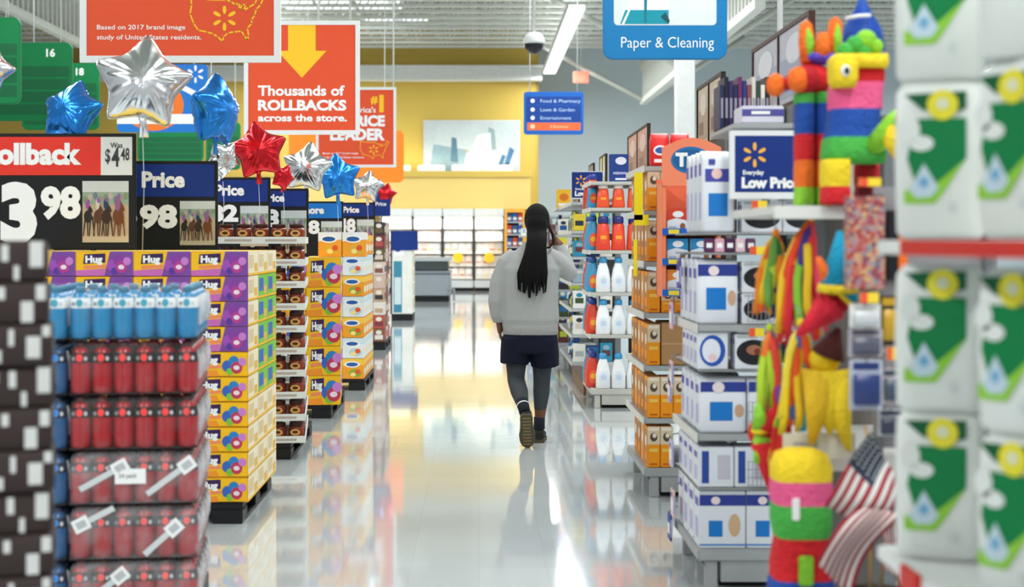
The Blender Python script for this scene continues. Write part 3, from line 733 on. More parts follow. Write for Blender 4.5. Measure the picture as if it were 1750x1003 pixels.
# --- jar trays
def jar_parts():
    b = MB().lathe([(.045, 0), (.05, .006), (.05, .085), (.043, .1)], M('7a2f1c', .3), 14).data('jar')
    l = MB().lathe([(.043, .1), (.0465, .103), (.0465, .122), (.043, .125)], M('3c1a14', .4), 14).data('lid')
    k = MB().lathe([(.0507, .03), (.0507, .082)], M('8c3320', .5), 14, caps=False)
    F = Fr((0, -.051, .0), (1, 0, 0), (0, 0, 1)); k.disc(F, 0, .062, .034, .022, M('d0a860', .4), .0, 12); k.disc(F, 0, .064, .02, .010, M('5a2418', .4), .001, 10); k.rect(F, -.03, .03, .03, .038, M('d8b878', .4), .0)
    return [('jar_body', b), ('label', k.data('label')), ('lid', l)]
JAR = jar_parts()
def tray_mesh(w_, d_):
    m = MB(); T = M('dfe1de', .6)
    m.box(-w_, 0, 0, d_, 0, .006, T).box(-w_, 0, 0, .006, .006, .046, T).box(-w_, 0, d_ - .006, d_, .006, .046, T).box(-w_, -w_ + .006, .006, d_ - .006, .006, .046, T).box(-.006, 0, .006, d_ - .006, .006, .046, T)
    F = front(-w_, 0, 0); m.rect(F, w_ * .55, w_ * .9, .014, .03, M('b7a9a2', .6), .0008); m.rect(F, w_ * .1, w_ * .4, .014, .03, M('b7a9a2', .6), .0008)
    return m.data('tray')
TRAY = tray_mesh(.6, .58)
JR = math.radians(6)
def jloc(lx, ly, z): return (XJ + lx * math.cos(JR) - ly * math.sin(JR), D2 + lx * math.sin(JR) + ly * math.cos(JR), z)
D2 = 3572 / (785 - 412.); XJ = -1.165
pallet(XJ - 1.2, XJ - .10, D2 - .01, D2 + 1.22, 'black pallet under the white trays of brown jars')
for r in range(10):
    z = PB + r * .149
    for q in range(2):
        o = put('jar_tray', TRAY, None, jloc(0, q * .59, z), JR); tag(o, 'white cardboard tray of jars, %s, %s' % (top_ord(9 - r, 'layer'), 'front' if q == 0 else 'rear'), 'tray', 'white trays of jars')
    for c in range(5):
        for q in range(4):
            if q > 0 and (c > 0): continue
            assemble(JAR, 'coffee_jar', 'brown jar in white tray, %s, %s' % (top_ord(9 - r, 'layer'), ('at front, %s from the aisle' % ORD[c]) if q == 0 else 'aisle edge, %s back' % ORD[q]), 'jar', jloc(-.065 - c * .117, .068 + q * .147, z + .007), 'brown jars in white trays')
# rear tray stack stands one more column to the left, hidden below by the juice cartons
# --- yellow cartons, second juice pallet
D3 = 11.8; XY = -1.145
pallet(XY - 1.15, XY - .08, D3 - .01, D3 + 1.2, 'black pallet under the tall yellow juice cartons')
big = hug_box(.285, .39, .243, 'yellow')
YR = math.radians(5)
def yloc(lx, ly, z): return (XY + lx * math.cos(YR) - ly * math.sin(YR), D3 + lx * math.sin(YR) + ly * math.cos(YR), z)
for r in range(5):
    for c in range(2):
        for q in range(3):
            if q > 0 and c > 0: continue
            o = put('juice_carton', big, None, yloc(-(c + 1) * .288 + .002, q * .397, PB + r * .2445), YR)
            tag(o, 'tall yellow juice carton, %s, %s, %s' % (top_ord(4 - r, 'layer'), 'aisle column' if c == 0 else 'inner column', ('facing front', 'middle row', 'rear row')[q]), 'carton', 'tall yellow juice cartons')
def cereal_box(w_, d_, h, body, band, spot):
    m = MB().box(0, w_, 0, d_, 0, h, M(body, .5)); F = front()
    m.poly(F, [(0, h * .62), (w_, h * .7), (w_, h), (0, h)], M(band, .5), .0008)
    m.disc(F, w_ * .45, h * .72, w_ * .36, h * .16, M('f4f4f0', .5), .0012, 16); m.disc(F, w_ * .45, h * .72, w_ * .28, h * .1, M('2d5fa8', .5), .0016, 14)
    m.disc(F, w_ * .6, h * .3, w_ * .3, h * .2, M(spot, .5), .0012, 14); m.disc(F, w_ * .72, h * .36, w_ * .13, h * .12, M('e2582e', .5), .0018, 12); m.disc(F, w_ * .5, h * .22, w_ * .13, h * .1, M('f7e08a', .5), .0018, 12)
    F = rightf(w_); m.rect(F, d_ * .1, d_ * .9, h * .2, h * .5, M('efe6cc', .5), .0008); m.rect(F, 0, d_, h * .7, h * .95, M(band, .5), .0008)
    return m.data('cereal_box', .004)
CB = [cereal_box(.21, .3, .2, 'f0a02c', 'f7c64a', '8fae3a'), cereal_box(.21, .3, .2, 'e6ecec', 'cfe0e4', 'b9d3d8'), cereal_box(.2, .18, .21, 'f2a534', 'e8edf0', 'e0b23c')]
for c in range(2):
    o = put('cereal_box', CB[2], None, (wx(546, 12.2) + c * .206 - .0, 12.1, PB + 5 * .2445 + .002)); tag(o, 'orange and white box standing on tall yellow cartons, %s' % ('left one' if c == 0 else 'right one at aisle'), 'box', 'boxes on the yellow cartons')
D4 = 14.0; XC = -1.13
pallet(XC - 1.0, XC + .01, D4 - .01, D4 + 1.25, 'black pallet under the alternating orange and white boxes')
for r in range(7):
    for c in range(2):
        for q in range(4):
            if q > 0 and c > 0: continue
            o = put('cereal_box', CB[0 if r % 2 == 0 else 1], None, (XC - (c + 1) * .213 + .002, D4 + q * .305, PB + r * .2035))
            tag(o, '%s box on cereal pallet, %s, %s, %s' % ('orange' if r % 2 == 0 else 'white', top_ord(6 - r, 'layer'), 'aisle column' if c == 0 else 'inner column', ORD[q] + ' row from front'), 'box', 'boxes on the cereal pallet')
# tall white and dark packs stacked above, seen over the cereal boxes
# --- mixed stack
D5 = 19.2; XM = -1.27
pallet(XM - .8, XM + .01, D5 - .01, D5 + 1.2, 'black pallet under the mixed brown and pink cartons')
cols5 = ['8a5a4a', 'd9c9bf', 'b7564e', '6b5a3c', 'e3dcd4', '7d3b45', 'c2a483', '3e3a40', 'd3b7a8']
for r in range(9):
    for c in range(2):
        for q in range(3):
            if q > 0 and c > 0: continue
            hx = cols5[(r * 2 + c + q) % 9]
            m = MB().box(0, .15, 0, .36, 0, .178, M(hx, .55)); m.rect(front(), .02, .13, .03, .09, M(cols5[(r + 4) % 9], .5)); m.disc(front(), .075, .125, .04, .03, M('e8e0d0', .5)); m.rect(rightf(.15), .05, .3, .04, .12, M(cols5[(r + 2) % 9], .5))
            o = m.build('mixed_carton', None, .004, (XM - (c + 1) * .153, D5 + q * .37, PB + r * .18)); tag(o, 'small mixed carton, %s, %s, %s, beyond the cereal boxes' % (top_ord(8 - r, 'layer'), 'aisle side' if c == 0 else 'inner side', ('front', 'middle', 'rear')[q]), 'carton', 'mixed cartons beyond the cereal pallet')
# --- blue topped white display
D6 = 26.3; s_ = FPX / D6
t = thing('tower_display', 'white tower display with a navy header beyond the mixed cartons', 'display', (wx(687, D6), D6, 0))
W = 36 / s_
MB().box(-W / 2, W / 2, 0, .9, 0, .12, BLACK).build('base', t)
m = MB().box(-W / 2, W / 2, 0, .9, .12, 1.55, M('e3e4dc', .5)); F = front(-W / 2, 0, 0); m.rect(F, W * .1, W * .5, .15, 1.1, M('3f86a0', .5)); m.rect(F, W * .14, W * .46, .3, .8, M('c9d9dc', .5), .002); m.rect(F, W * .1, W * .6, 1.2, 1.45, M('f2f2f0', .5), .002); m.disc(F, W * .3, 1.33, .06, .06, M('4b5fa8', .5), .003)
for k in range(5): m.rect(rightf(W / 2), .03, .87, .2 + k * .26, .42 + k * .26, M('cfc6ac', .6), .001)
m.build('body', t, .01)
MB().box(-W / 2, W / 2 + .1, -.02, .02, 1.3, 1.66, NAVY).box(-W / 2 - .02, -W / 2 + .02, 0, .04, .12, 1.66, DKGREY).build('header', t, .005)
t = thing('price_sign', 'far navy price card over the mixed cartons', 'price sign', (wx(652, 19.35), 19.35, PB + 9 * .18))
MB().box(-.12, .12, 0, .01, .08, .34, NAVY).text(front(), 'Price', -.08, .22, .05, PRINTW, .002).build('card', t); MB().tube([(0, .02, 0), (0, .02, .2)], .008, DKGREY, 6).build('post', t)

# ------------------------------------------------------------------ star balloons
SIL = M('e6e8ea', .2, 1.0, var=.04, bump=.9, bscale=11, key='foil'); BLF = M('2a86e0', .2, .7, var=.05, bump=.7, bscale=11, key='foil'); RDF = M('d3202a', .2, .7, var=.05, bump=.7, bscale=11, key='foil')
def star_outline(R):
    pts = [(R * (1 if j % 2 == 0 else .63) * math.sin(j * PI / 5), R * (1 if j % 2 == 0 else .63) * math.cos(j * PI / 5)) for j in range(10)]
    sub = []
    for i in range(10):
        a, b = pts[i], pts[(i + 1) % 10]
        for k in range(8): sub.append((a[0] + (b[0] - a[0]) * k / 8, a[1] + (b[1] - a[1]) * k / 8))
    for _ in range(3): sub = [((sub[i - 1][0] + 2 * sub[i][0] + sub[(i + 1) % 80][0]) / 4, (sub[i - 1][1] + 2 * sub[i][1] + sub[(i + 1) % 80][1]) / 4) for i in range(80)]
    return sub
def star_mesh(R, mat, seed):
    out = star_outline(R); n = len(out); rnd = random.Random(seed)
    ph = [rnd.uniform(0, 6.28) for _ in range(4)]
    G = 61; half = R * 1.05; xs = np.linspace(-half, half, G); inside = np.zeros((G, G), bool); poly = np.array(out)
    for iy in range(G):
        for ix in range(G):
            px_, py_ = xs[ix], xs[iy]; c_ = False; j = n - 1
            for i in range(n):
                if (poly[i, 1] > py_) != (poly[j, 1] > py_) and px_ < (poly[j, 0] - poly[i, 0]) * (py_ - poly[i, 1]) / (poly[j, 1] - poly[i, 1]) + poly[i, 0]: c_ = not c_
                j = i
            inside[iy, ix] = c_
    f = np.zeros((G, G)); st = (xs[1] - xs[0]) ** 2
    for _ in range(900):
        f[1:-1, 1:-1] = np.where(inside[1:-1, 1:-1], (f[:-2, 1:-1] + f[2:, 1:-1] + f[1:-1, :-2] + f[1:-1, 2:] + st) / 4, 0)
    fm = f.max()
    def dome(x, y):
        u = (x + half) / (2 * half) * (G - 1); v = (y + half) / (2 * half) * (G - 1); i, j = min(int(u), G - 2), min(int(v), G - 2); a, b = u - i, v - j
        q = f[j, i] * (1 - a) * (1 - b) + f[j, i + 1] * a * (1 - b) + f[j + 1, i] * (1 - a) * b + f[j + 1, i + 1] * a * b
        return .46 * R * math.sqrt(max(q, 0) / fm)
    ts = [.0, .18, .34, .48, .6, .7, .78, .85, .91, .96, 1.0]
    m = MB(); rf = []; rb = []
    for t in ts:
        a = []; b = []
        for i, (x, y) in enumerate(out):
            X_, Y_ = max(t, .01) * x, max(t, .01) * y
            h = dome(X_, Y_) if t < 1 else 0
            th = 2 * PI * i / n; h *= 1 + (.10 * math.sin(17 * th + ph[0]) + .06 * math.sin(29 * th + ph[1])) * t ** 3
            a.append((X_, -h, Y_)); b.append((X_, h, Y_))
        rf.append(a); rb.append(b)
    m.rings(rf[::-1], mat, False); m.rings(rb, mat, False)
    rim_o = [(x * 1.03, 0, y * 1.03) for x, y in out]
    m.rings([[(x, -.001, y) for x, y in out], rim_o], mat, False); m.rings([rim_o, [(x, .001, y) for x, y in out]], mat, False)
    me = m.data('foil')
    bm = bmesh.new(); bm.from_mesh(me); bmesh.ops.remove_doubles(bm, verts=bm.verts, dist=.0004); bmesh.ops.recalc_face_normals(bm, faces=bm.faces); bm.to_mesh(me); bm.free()
    for p_ in me.polygons: p_.use_smooth = True
    return me
FOIL = {c: star_mesh(.22, m, i) for i, (c, m) in enumerate((('silver', SIL), ('blue', BLF), ('red', RDF)))}
TAILS = {c: MB().tube([(0, 0, -.10), (.0, 0, -.165), (.004, 0, -.235)], [(.03, .012), (.014, .008), (.022, .006)], m, 8).data('tail') for c, m in (('silver', SIL), ('blue', BLF), ('red', RDF))}
RIB = M('d9dde0', .4)
def balloon(col, px, py, d, size_px, label, yaw=0, roll=0, tilt=0, zend=1.4):
    t = thing('star_balloon', label, 'balloon', P(px, py, d), 'foil star balloons')
    k = size_px / FPX * d / .43
    b = put('foil', FOIL[col], t); b.scale = (k, k, k); b.rotation_euler = (tilt, roll, yaw)
    tl = put('tail', TAILS[col], t); tl.scale = (k, k, k); tl.rotation_euler = (tilt, 0, yaw)
    zb = -.235 * k; ze = zend - t.location.z
    if ze < zb: MB().tube([(0, 0, zb), (.006, .006, zb * .6 + ze * .4), (-.003, .004, ze)], .0016, RIB, 5).build('ribbon', t)
    return t
balloon('silver', 244, 143, 7.75, 172, 'large silver star balloon in front of the red map sign', .25, .12, -.15, 1.416)
balloon('blue', 122, 192, 8.18, 122, 'blue star balloon rising behind the Rollback sign', -.35, .1, -.35, 2.05)
balloon('silver', -22, 118, 8.01, 95, 'silver star balloon cut off at the picture edge', .3, .3, 0, 2.08)
balloon('blue', 368, 190, 8.73, 135, 'blue star balloon turned edge-on beside the red arrow sign', 1.15, .05, 0, 1.97)
balloon('silver', 381, 272, 9.85, 70, 'crumpled small silver star balloon under the edge-on blue one', .9, .5,   .3, 1.515)
balloon('red', 442, 258, 10.2, 104, 'large red star balloon under the arrow sign', .2, -.15, -.1, 1.515)
balloon('red', 484, 303, 10.6, 48, 'small red star balloon tucked behind the large red one', .8, .4, .2, 1.515)
balloon('silver', 525, 287, 11.9, 92, 'silver star balloon standing right of the red ones', -.15, .12, -.1, 1.335)
balloon('blue', 577, 303, 12.8, 84, 'blue star balloon between two silver star balloons', .2, -.1, -.1, 1.335)
balloon('silver', 628, 319, 14.9, 58, 'small silver star balloon right of the blue star', .1, .15, 0, 1.537)
balloon('blue', 648, 327, 19.5, 42, 'small blue star balloon partly behind the farthest red one', .9, 0, 0, 1.735)
balloon('red', 660, 331, 19.4, 38, 'farthest small red star balloon at the end of the row', .2, .2, 0, 1.735)

# ------------------------------------------------------------------ person
PO = thing('person', 'person walking away in grey sweatshirt and navy shorts with long black braids, hand at ear', 'person', (wx(905, 10.35), 10.35, 0))
SKIN = M('6b4632', .5, var=.05); SWT = M('a0a2a1', .85, var=.05, scale=6, bump=.5, bscale=14); SHORT = M('0b1022', .9, bump=.4, bscale=16); LEG = M('3c4044', .9, var=.1, bump=.3, bscale=30); HAIR = M('060506', .85, bump=.5, bscale=120)
def fuse(o, vox, it=4):
    r = o.modifiers.new('fuse', 'REMESH'); r.mode = 'VOXEL'; r.voxel_size = vox; r.use_smooth_shade = True
    s = o.modifiers.new('smooth', 'SMOOTH'); s.factor = .5; s.iterations = it
    return o
def erings(m, lst, mat, n=20):
    m.rings([[(cx + rx * math.cos(2 * PI * j / n), cy + ry * math.sin(2 * PI * j / n), z) for j in range(n)] for z, cx, cy, rx, ry in lst], mat)
b = MB()
erings(b, [(.80, .0, 0, .15, .11), (.95, .0, 0, .15, .10), (1.15, .0, 0, .165, .11), (1.3, .01, 0, .155, .10), (1.38, .015, 0, .10, .075), (1.45, .025, 0, .06, .06)], SKIN)
b.tube([(.025, 0, 1.39), (.04, .01, 1.47), (.053, .02, 1.56)], [.066, .056, .056], SKIN, 14)
b.ball((.055, .02, 1.615), (.074, .094, .108), SKIN, 20, 12)
b.ball((.06, .055, 1.545), (.056, .062, .062), SKIN, 16, 10)           # jaw
b.ball((.062, .122, 1.585), (.014, .018, .02), SKIN); b.ball((.062, .112, 1.605), (.01, .012, .03), SKIN)   # nose
b.ball((.062, .110, 1.548), (.024, .012, .007), SKIN); b.ball((.062, .110, 1.537), (.021, .012, .008), SKIN)  # lips
for s in (-1, 1): b.ball((.055 + s * .076, .02, 1.60), (.012, .02, .032), SKIN)
for s, arm in ((-1, [(-.13, 0, 1.325), (-.228, 0, 1.13), (-.238, -.005, 1.02), (-.222, .03, .88)]), (1, [(.14, 0, 1.33), (.285, .05, 1.245), (.215, .10, 1.44), (.195, .105, 1.475)])):
    b.tube(arm, [.045, .042, .042, .028], SKIN, 12)
# left hand, hanging relaxed
b.tube([(-.222, .03, .89), (-.219, .04, .855), (-.216, .047, .80)], [(.024, .03), (.022, .042), (.017, .040)], SKIN, 12)
for i, (oy, L) in enumerate(((.078, .072), (.058, .080), (.036, .076), (.016, .060))):
    p0 = Vector((-.216, oy, .808)); b.tube([p0, p0 + Vector((.004, .004, -L * .5)), p0 + Vector((.02, .006, -L * .85)), p0 + Vector((.034, .004, -L))], [.0105, .0095, .009, .0075], SKIN, 8)
b.tube([(-.212, .070, .858), (-.200, .096, .835), (-.190, .102, .803)], [.012, .011, .008], SKIN, 8)
# right hand, cupped at the ear
b.tube([(.195, .105, 1.47), (.182, .106, 1.505), (.168, .104, 1.555)], [(.022, .028), (.018, .040), (.016, .040)], SKIN, 12)
for i, (oy, L) in enumerate(((.138, .07), (.117, .078), (.095, .074), (.074, .058))):
    p0 = Vector((.166, oy, 1.548)); b.tube([p0, p0 + Vector((-.004, 0, L * .5)), p0 + Vector((-.018, -.004, L * .85)), p0 + Vector((-.03, -.006, L))], [.0105, .0095, .009, .0075], SKIN, 8)
b.tube([(.180, .072, 1.515), (.165, .048, 1.535), (.150, .040, 1.562)], [.012, .011, .008], SKIN, 8)
KNL, ANL, KNR, ANR = (-.098, .01, .47), (-.042, -.265, .255), (.092, .06, .47), (.072, .035, .10)
b.tube([(-.09, 0, .86), (-.095, .02, .66), KNL, (-.075, -.10, .385), (-.055, -.2, .305), ANL], [.095, .083, .056, .058, .042, .034], SKIN, 14)
b.tube([(.09, 0, .86), (.095, .03, .66), KNR, (.088, .045, .36), (.078, .035, .2), ANR], [.095, .083, .056, .056, .040, .034], SKIN, 14)
b.tube([ANL, (-.035, -.262, .19), (-.03, -.235, .06)], [.034, .034, .028], SKIN, 10); b.tube([ANR, (.078, .10, .055), (.085, .19, .035)], [.034, .034, .028], SKIN, 10)
fuse(b.build('body', PO), .006, 3)
# sweatshirt
m = MB()
erings(m, [(.805, .006, 0, .198, .135), (.87, .006, 0, .203, .142), (.90, .004, 0, .215, .152), (1.02, .0, 0, .21, .148), (1.16, .0, -.005, .213, .145), (1.27, .008, -.005, .220, .14), (1.35, .012, 0, .178, .12), (1.405, .018, 0, .12, .10), (1.445, .028, 0, .082, .076), (1.47, .032, 0, .07, .066)], SWT)
m.tube([(-.10, 0, 1.375), (-.165, 0, 1.315), (-.222, 0, 1.16), (-.24, -.005, 1.03), (-.233, .015, .93), (-.225, .028, .885)], [.06, .072, .07, .064, .055, .042], SWT, 14)
m.tube([(.12, 0, 1.378), (.19, .01, 1.325), (.25, .035, 1.275), (.293, .05, 1.235)], [.06, .074, .072, .06], SWT, 14)
m.ball((.291, .055, 1.238), .062, SWT)
m.tube([(.29, .058, 1.24), (.262, .08, 1.32), (.225, .10, 1.41), (.207, .105, 1.45)], [.06, .06, .052, .042], SWT, 14)
sw = fuse(m.build('sweatshirt', PO), .0085, 5)
m = MB(); m.tube([(-.19, -.01, .83), (-.19, .0, .83)], .001, SWT, 4)
hb = MB(); erings(hb, [(.79, .006, 0, .194, .134), (.80, .006, 0, .199, .139), (.85, .006, 0, .201, .143), (.862, .006, 0, .198, .14)], M('9a9b99', .9, bump=.6, bscale=80)); hb.build('waist_ribbing', sw)
# shorts
m = MB()
erings(m, [(.86, .005, 0, .185, .125), (.80, .005, 0, .192, .135), (.72, .003, .0, .205, .15), (.66, .002, .0, .208, .15)][::-1], SHORT)
m.tube([(-.10, 0, .77), (-.106, .0, .66), (-.112, -.01, .575)], [(.105, .13), (.108, .13), (.104, .125)], SHORT, 18)
m.tube([(.10, 0, .77), (.108, .02, .66), (.114, .03, .56)], [(.105, .13), (.108, .13), (.104, .125)], SHORT, 18)
fuse(m.build('shorts', PO), .009, 3)
# leggings, socks
def grow(pts, rs, mat, name, par=PO):
    m = MB(); m.tube(pts, rs, mat, 16); return m.build(name, par)
m = MB()
m.tube([(-.09, 0, .80), (-.095, .02, .66), (-.099, .012, .50), (-.097, -.0, .455), (-.077, -.10, .385), (-.06, -.185, .318)], [.098, .087, .066, .064, .064, .048], LEG, 16)
m.tube([(.09, 0, .80), (.095, .03, .66), (.093, .06, .50), (.092, .058, .455), (.088, .043, .36), (.079, .036, .235)], [.098, .087, .066, .063, .061, .044], LEG, 16)
m.tube([(-.06, 0, .78), (.06, 0, .78)], .09, LEG, 12)
fuse(m.build('leggings', PO), .008, 3)
SOCK = M('1c222b', .85)
for pts, rs in (([(-.063, -.17, .332), (-.05, -.225, .285), (-.042, -.262, .25)], [.047, .042, .04]), ([(.074, .035, .185), (.072, .035, .14), (.072, .036, .1)], [.041, .041, .042])):
    sk = grow(pts, rs, SOCK, 'sock')
    a, c = Vector(pts[0]), Vector(pts[1]); q = a.lerp(c, .64); q2 = a.lerp(c, .74)
    m = MB(); m.tube([q, q2], rs[0] - .0005 if rs[0] < .045 else .0458, PRINTW, 16); m.build('white_stripe', sk)
def sneaker(heel, toe, up, name='sneaker'):
    heel, toe, up = Vector(heel), Vector(toe), Vector(up); f = toe - heel; L = f.length; f.normalize(); up = (up - f * up.dot(f)).normalized(); sd = f.cross(up)
    U = M('20201f', .6); SO = M('4c4636', .7)
    m = MB(); rs = []
    for t, wd, hh in ((0, .026, .06), (.04, .038, .085), (.16, .043, .098), (.3, .044, .092), (.45, .047, .075), (.65, .053, .06), (.82, .05, .048), (.95, .036, .036), (1.0, .014, .026)):
        rs.append([heel + f * (t * L) + sd * wd * math.cos(2 * PI * j / 14) + up * (.018 + hh / 2 + hh / 2 * math.sin(2 * PI * j / 14)) for j in range(14)])
    m.rings(rs, U); o = m.build(name, PO)
    m = MB(); lo = []; hi = []
    for t, wd in ((0, .025), (.03, .038), (.15, .045), (.3, .043), (.45, .045), (.65, .056), (.82, .054), (.94, .040), (1.02, .014)):
        for arr, uu, gw in ((lo, 0, .97), (hi, .026, 1.03)): arr.append((t, wd * gw, uu))
    def loop(arr): return [heel + f * (t * L) + sd * wd + up * uu for t, wd, uu in arr] + [heel + f * (t * L) - sd * wd + up * uu for t, wd, uu in reversed(arr)]
    m.rings([loop(lo), loop(hi)], SO, smooth=False); so = m.build('sole', o)
    m = MB()
    for i in range(9):
        t = .08 + i * .1; c = heel + f * (t * L) - up * .0015; wd = .026 if 2 < i < 5 else .03
        m.face([c - sd * wd, c + sd * wd, c + sd * wd + f * .012, c - sd * wd + f * .012], M('7a6b4a', .8))
    m.build('tread', so)
    m = MB()
    for i in range(4): c = heel + f * ((.42 + i * .08) * L) + up * (.100 - i * .009); m.tube([c - sd * .022, c + up * .004, c + sd * .022], .0025, M('55564f', .6), 5)
    m.build('laces', o)
sneaker((-.035, -.335, .245), (-.022, -.235, .004), (0, .9, .38))
sneaker((.066, -.005, .001), (.085, .265, .001), (0, 0, 1))
# hair
m = MB()
m.ball((.054, .0, 1.628), (.094, .112, .118), HAIR, 22, 14); m.ball((.05, -.06, 1.585), (.08, .07, .10), HAIR, 18, 10)
m.tube([(.05, -.08, 1.56), (.045, -.115, 1.48), (.035, -.14, 1.42)], [(.075, .05), (.066, .045), (.075, .04)], HAIR, 14)
hair = fuse(m.build('hair', PO), .009, 2)
rnd = random.Random(4)
for i in range(34):
    u = (i % 17) / 16.0 - .5; lay = i // 17
    x0 = .045 + u * .12; x1 = .015 + u * (.195 if lay == 0 else .17); ln = rnd.uniform(-.05, .03) - .06 * (1 - abs(u) * 2) * (1 if lay else .6)
    y0 = -.115 - lay * .022; zt = 1.56 - abs(u) * .05
    pts = [(.05 + u * .13, -.10 - lay * .02, zt), (x0, y0 - .035, 1.46), (x0 * .6 + x1 * .4, y0 - .052, 1.36), (x1 + rnd.uniform(-.005, .005), y0 - .055, 1.24), (x1 + rnd.uniform(-.01, .01), y0 - .05, 1.15 + ln)]
    MB().tube(pts, [.010, .0115, .0115, .011, .0055], HAIR, 7).build('braid', hair)
MB().tube([(.13, -.02, 1.60), (.165, -.03, 1.52), (.172, -.04, 1.46), (.14, -.09, 1.425), (.10, -.135, 1.42)], [.008, .009, .009, .009, .006], HAIR, 7).build('braid', hair)
for s in (-1, 1):
    e = MB(); e.ball((.062 + s * .03, .104, 1.607), .011, PRINTW); e.ball((.062 + s * .03, .1125, 1.607), (.005, .0035, .005), M('2a1a12', .3)); e.build('eye', PO)

# ------------------------------------------------------------------ right-hand shelving
SHG = M('a6a9aa', .45); SHD = M('6d7174', .45); CREAMSH = M('d4d0c2', .5)
def end_shelf(label, x0, W, y0, y1, zs, top, sm=SHG, cat='shelf', base=True, thin=(), back='8c8f90', deck=.168):
    t = thing('end_shelf', label, cat, (x0, y0, 0)); D = y1 - y0
    if base:
        MB().box(0, W, 0, D, deck - .05, deck, sm).build('base_deck', t, .006)
        MB().box(.10, W - .02, .07, D - .05, 0, deck - .05, M('2a2b2d', .6)).build('kick_plate', t)
        for yy in (.01, D - .06): MB().box(.035, .085, yy, yy + .05, 0, deck - .05, sm).build('foot', t, .004)
        MB().box(.10, W, .01, .06, .03, deck - .05, sm).build('toe_panel', t)
    MB().box(W, W + .03, 0, D, 0, top, M(back, .6)).build('back_panel', t)
    for yy in (.0, D - .04): MB().box(W - .03, W, yy, yy + .04, deck if base else 0, top, SHD).build('upright', t)
    for z in zs:
        th = .008 if z in thin else .03
        s = MB().box(0, W - .03, 0.005, D - .005, z - th, z, sm).build('shelf', t, .004)
        if th > .01: MB().box(-.008, 0, 0, D, z - .036, z + .004, M('d9d9d4', .45)).build('price_rail', s, .002)
    return t
def header(px0, px1, x, z0, z1, label, cols, wood='2b2320'):
    y1 = x * FPX / (px0 - VX); y0 = x * FPX / (px1 - VX)
    t = thing('header_board', label, 'header board', (x, y0, z0), 'picture boards on top of the shelves')
    D = y1 - y0; H = z1 - z0; FM = M(wood, .5)
    f = MB().box(0, .03, 0, D, 0, .02, FM).box(0, .03, 0, D, H - .02, H, FM).box(0, .03, 0, .03, .02, H - .02, FM).box(0, .03, D - .03, D, .02, H - .02, FM).box(0, .03, D * .5 - .01, D * .5 + .01, .02, H - .02, FM)
    f.build('frame', t)
    p = MB().box(.008, .022, .03, D - .03, .02, H - .02, M(cols[0], .5)); F = leftf(.008, D, 0)
    for k in range(2):
        a = .04 + k * D * .5; bw = D * .5 - .06
        p.rect(F, a, a + bw, H * .12, H * .6, M(cols[1], .5), .001); p.disc(F, a + bw * .5, H * .68, bw * .3, H * .18, M(cols[2], .5), .002); p.rect(F, a + bw * .1, a + bw * .5, H * .2, H * .4, M(cols[3], .5), .002)
    p.build('picture', t)
    return t
# F: white wipes shelf, d = 6.0
FX, FY = .925, 6.0
end_shelf('grey end shelf stacked with white and blue packs', FX, .52, FY, FY + .72, [.425, .655, .925, 1.117, 1.42, 1.505], 2.10, thin=(.425, 1.42, 1.505, .925))
fsh = [q for q in bpy.data.objects if q.name.startswith('end_shelf')][0]
MB().box(.165, .50, .08, .70, 1.95, 1.975, SHG).build('top_shelf', fsh, .004)
for zA, zB in ((1.13, 1.25), (.67, .79), (.44, .54)):
    wb = MB()
    for k in range(16): wb.box(.21 + k * .018, .2125 + k * .018, -.012, -.0095, zA, zB, GREY)
    for k in range(4): wb.box(.205, .485, -.0125, -.010, zA + (zB - zA) * k / 3, zA + (zB - zA) * k / 3 + .0025, GREY)
    wb.build('wire_fence', fsh)
PURP = M('4a4fa8', .5, var=.05); SQ = M('1f78c8', .5, var=.04); PKW = M('dfe3ea', .4, var=.04); LIL = M('b9b6dc', .45)
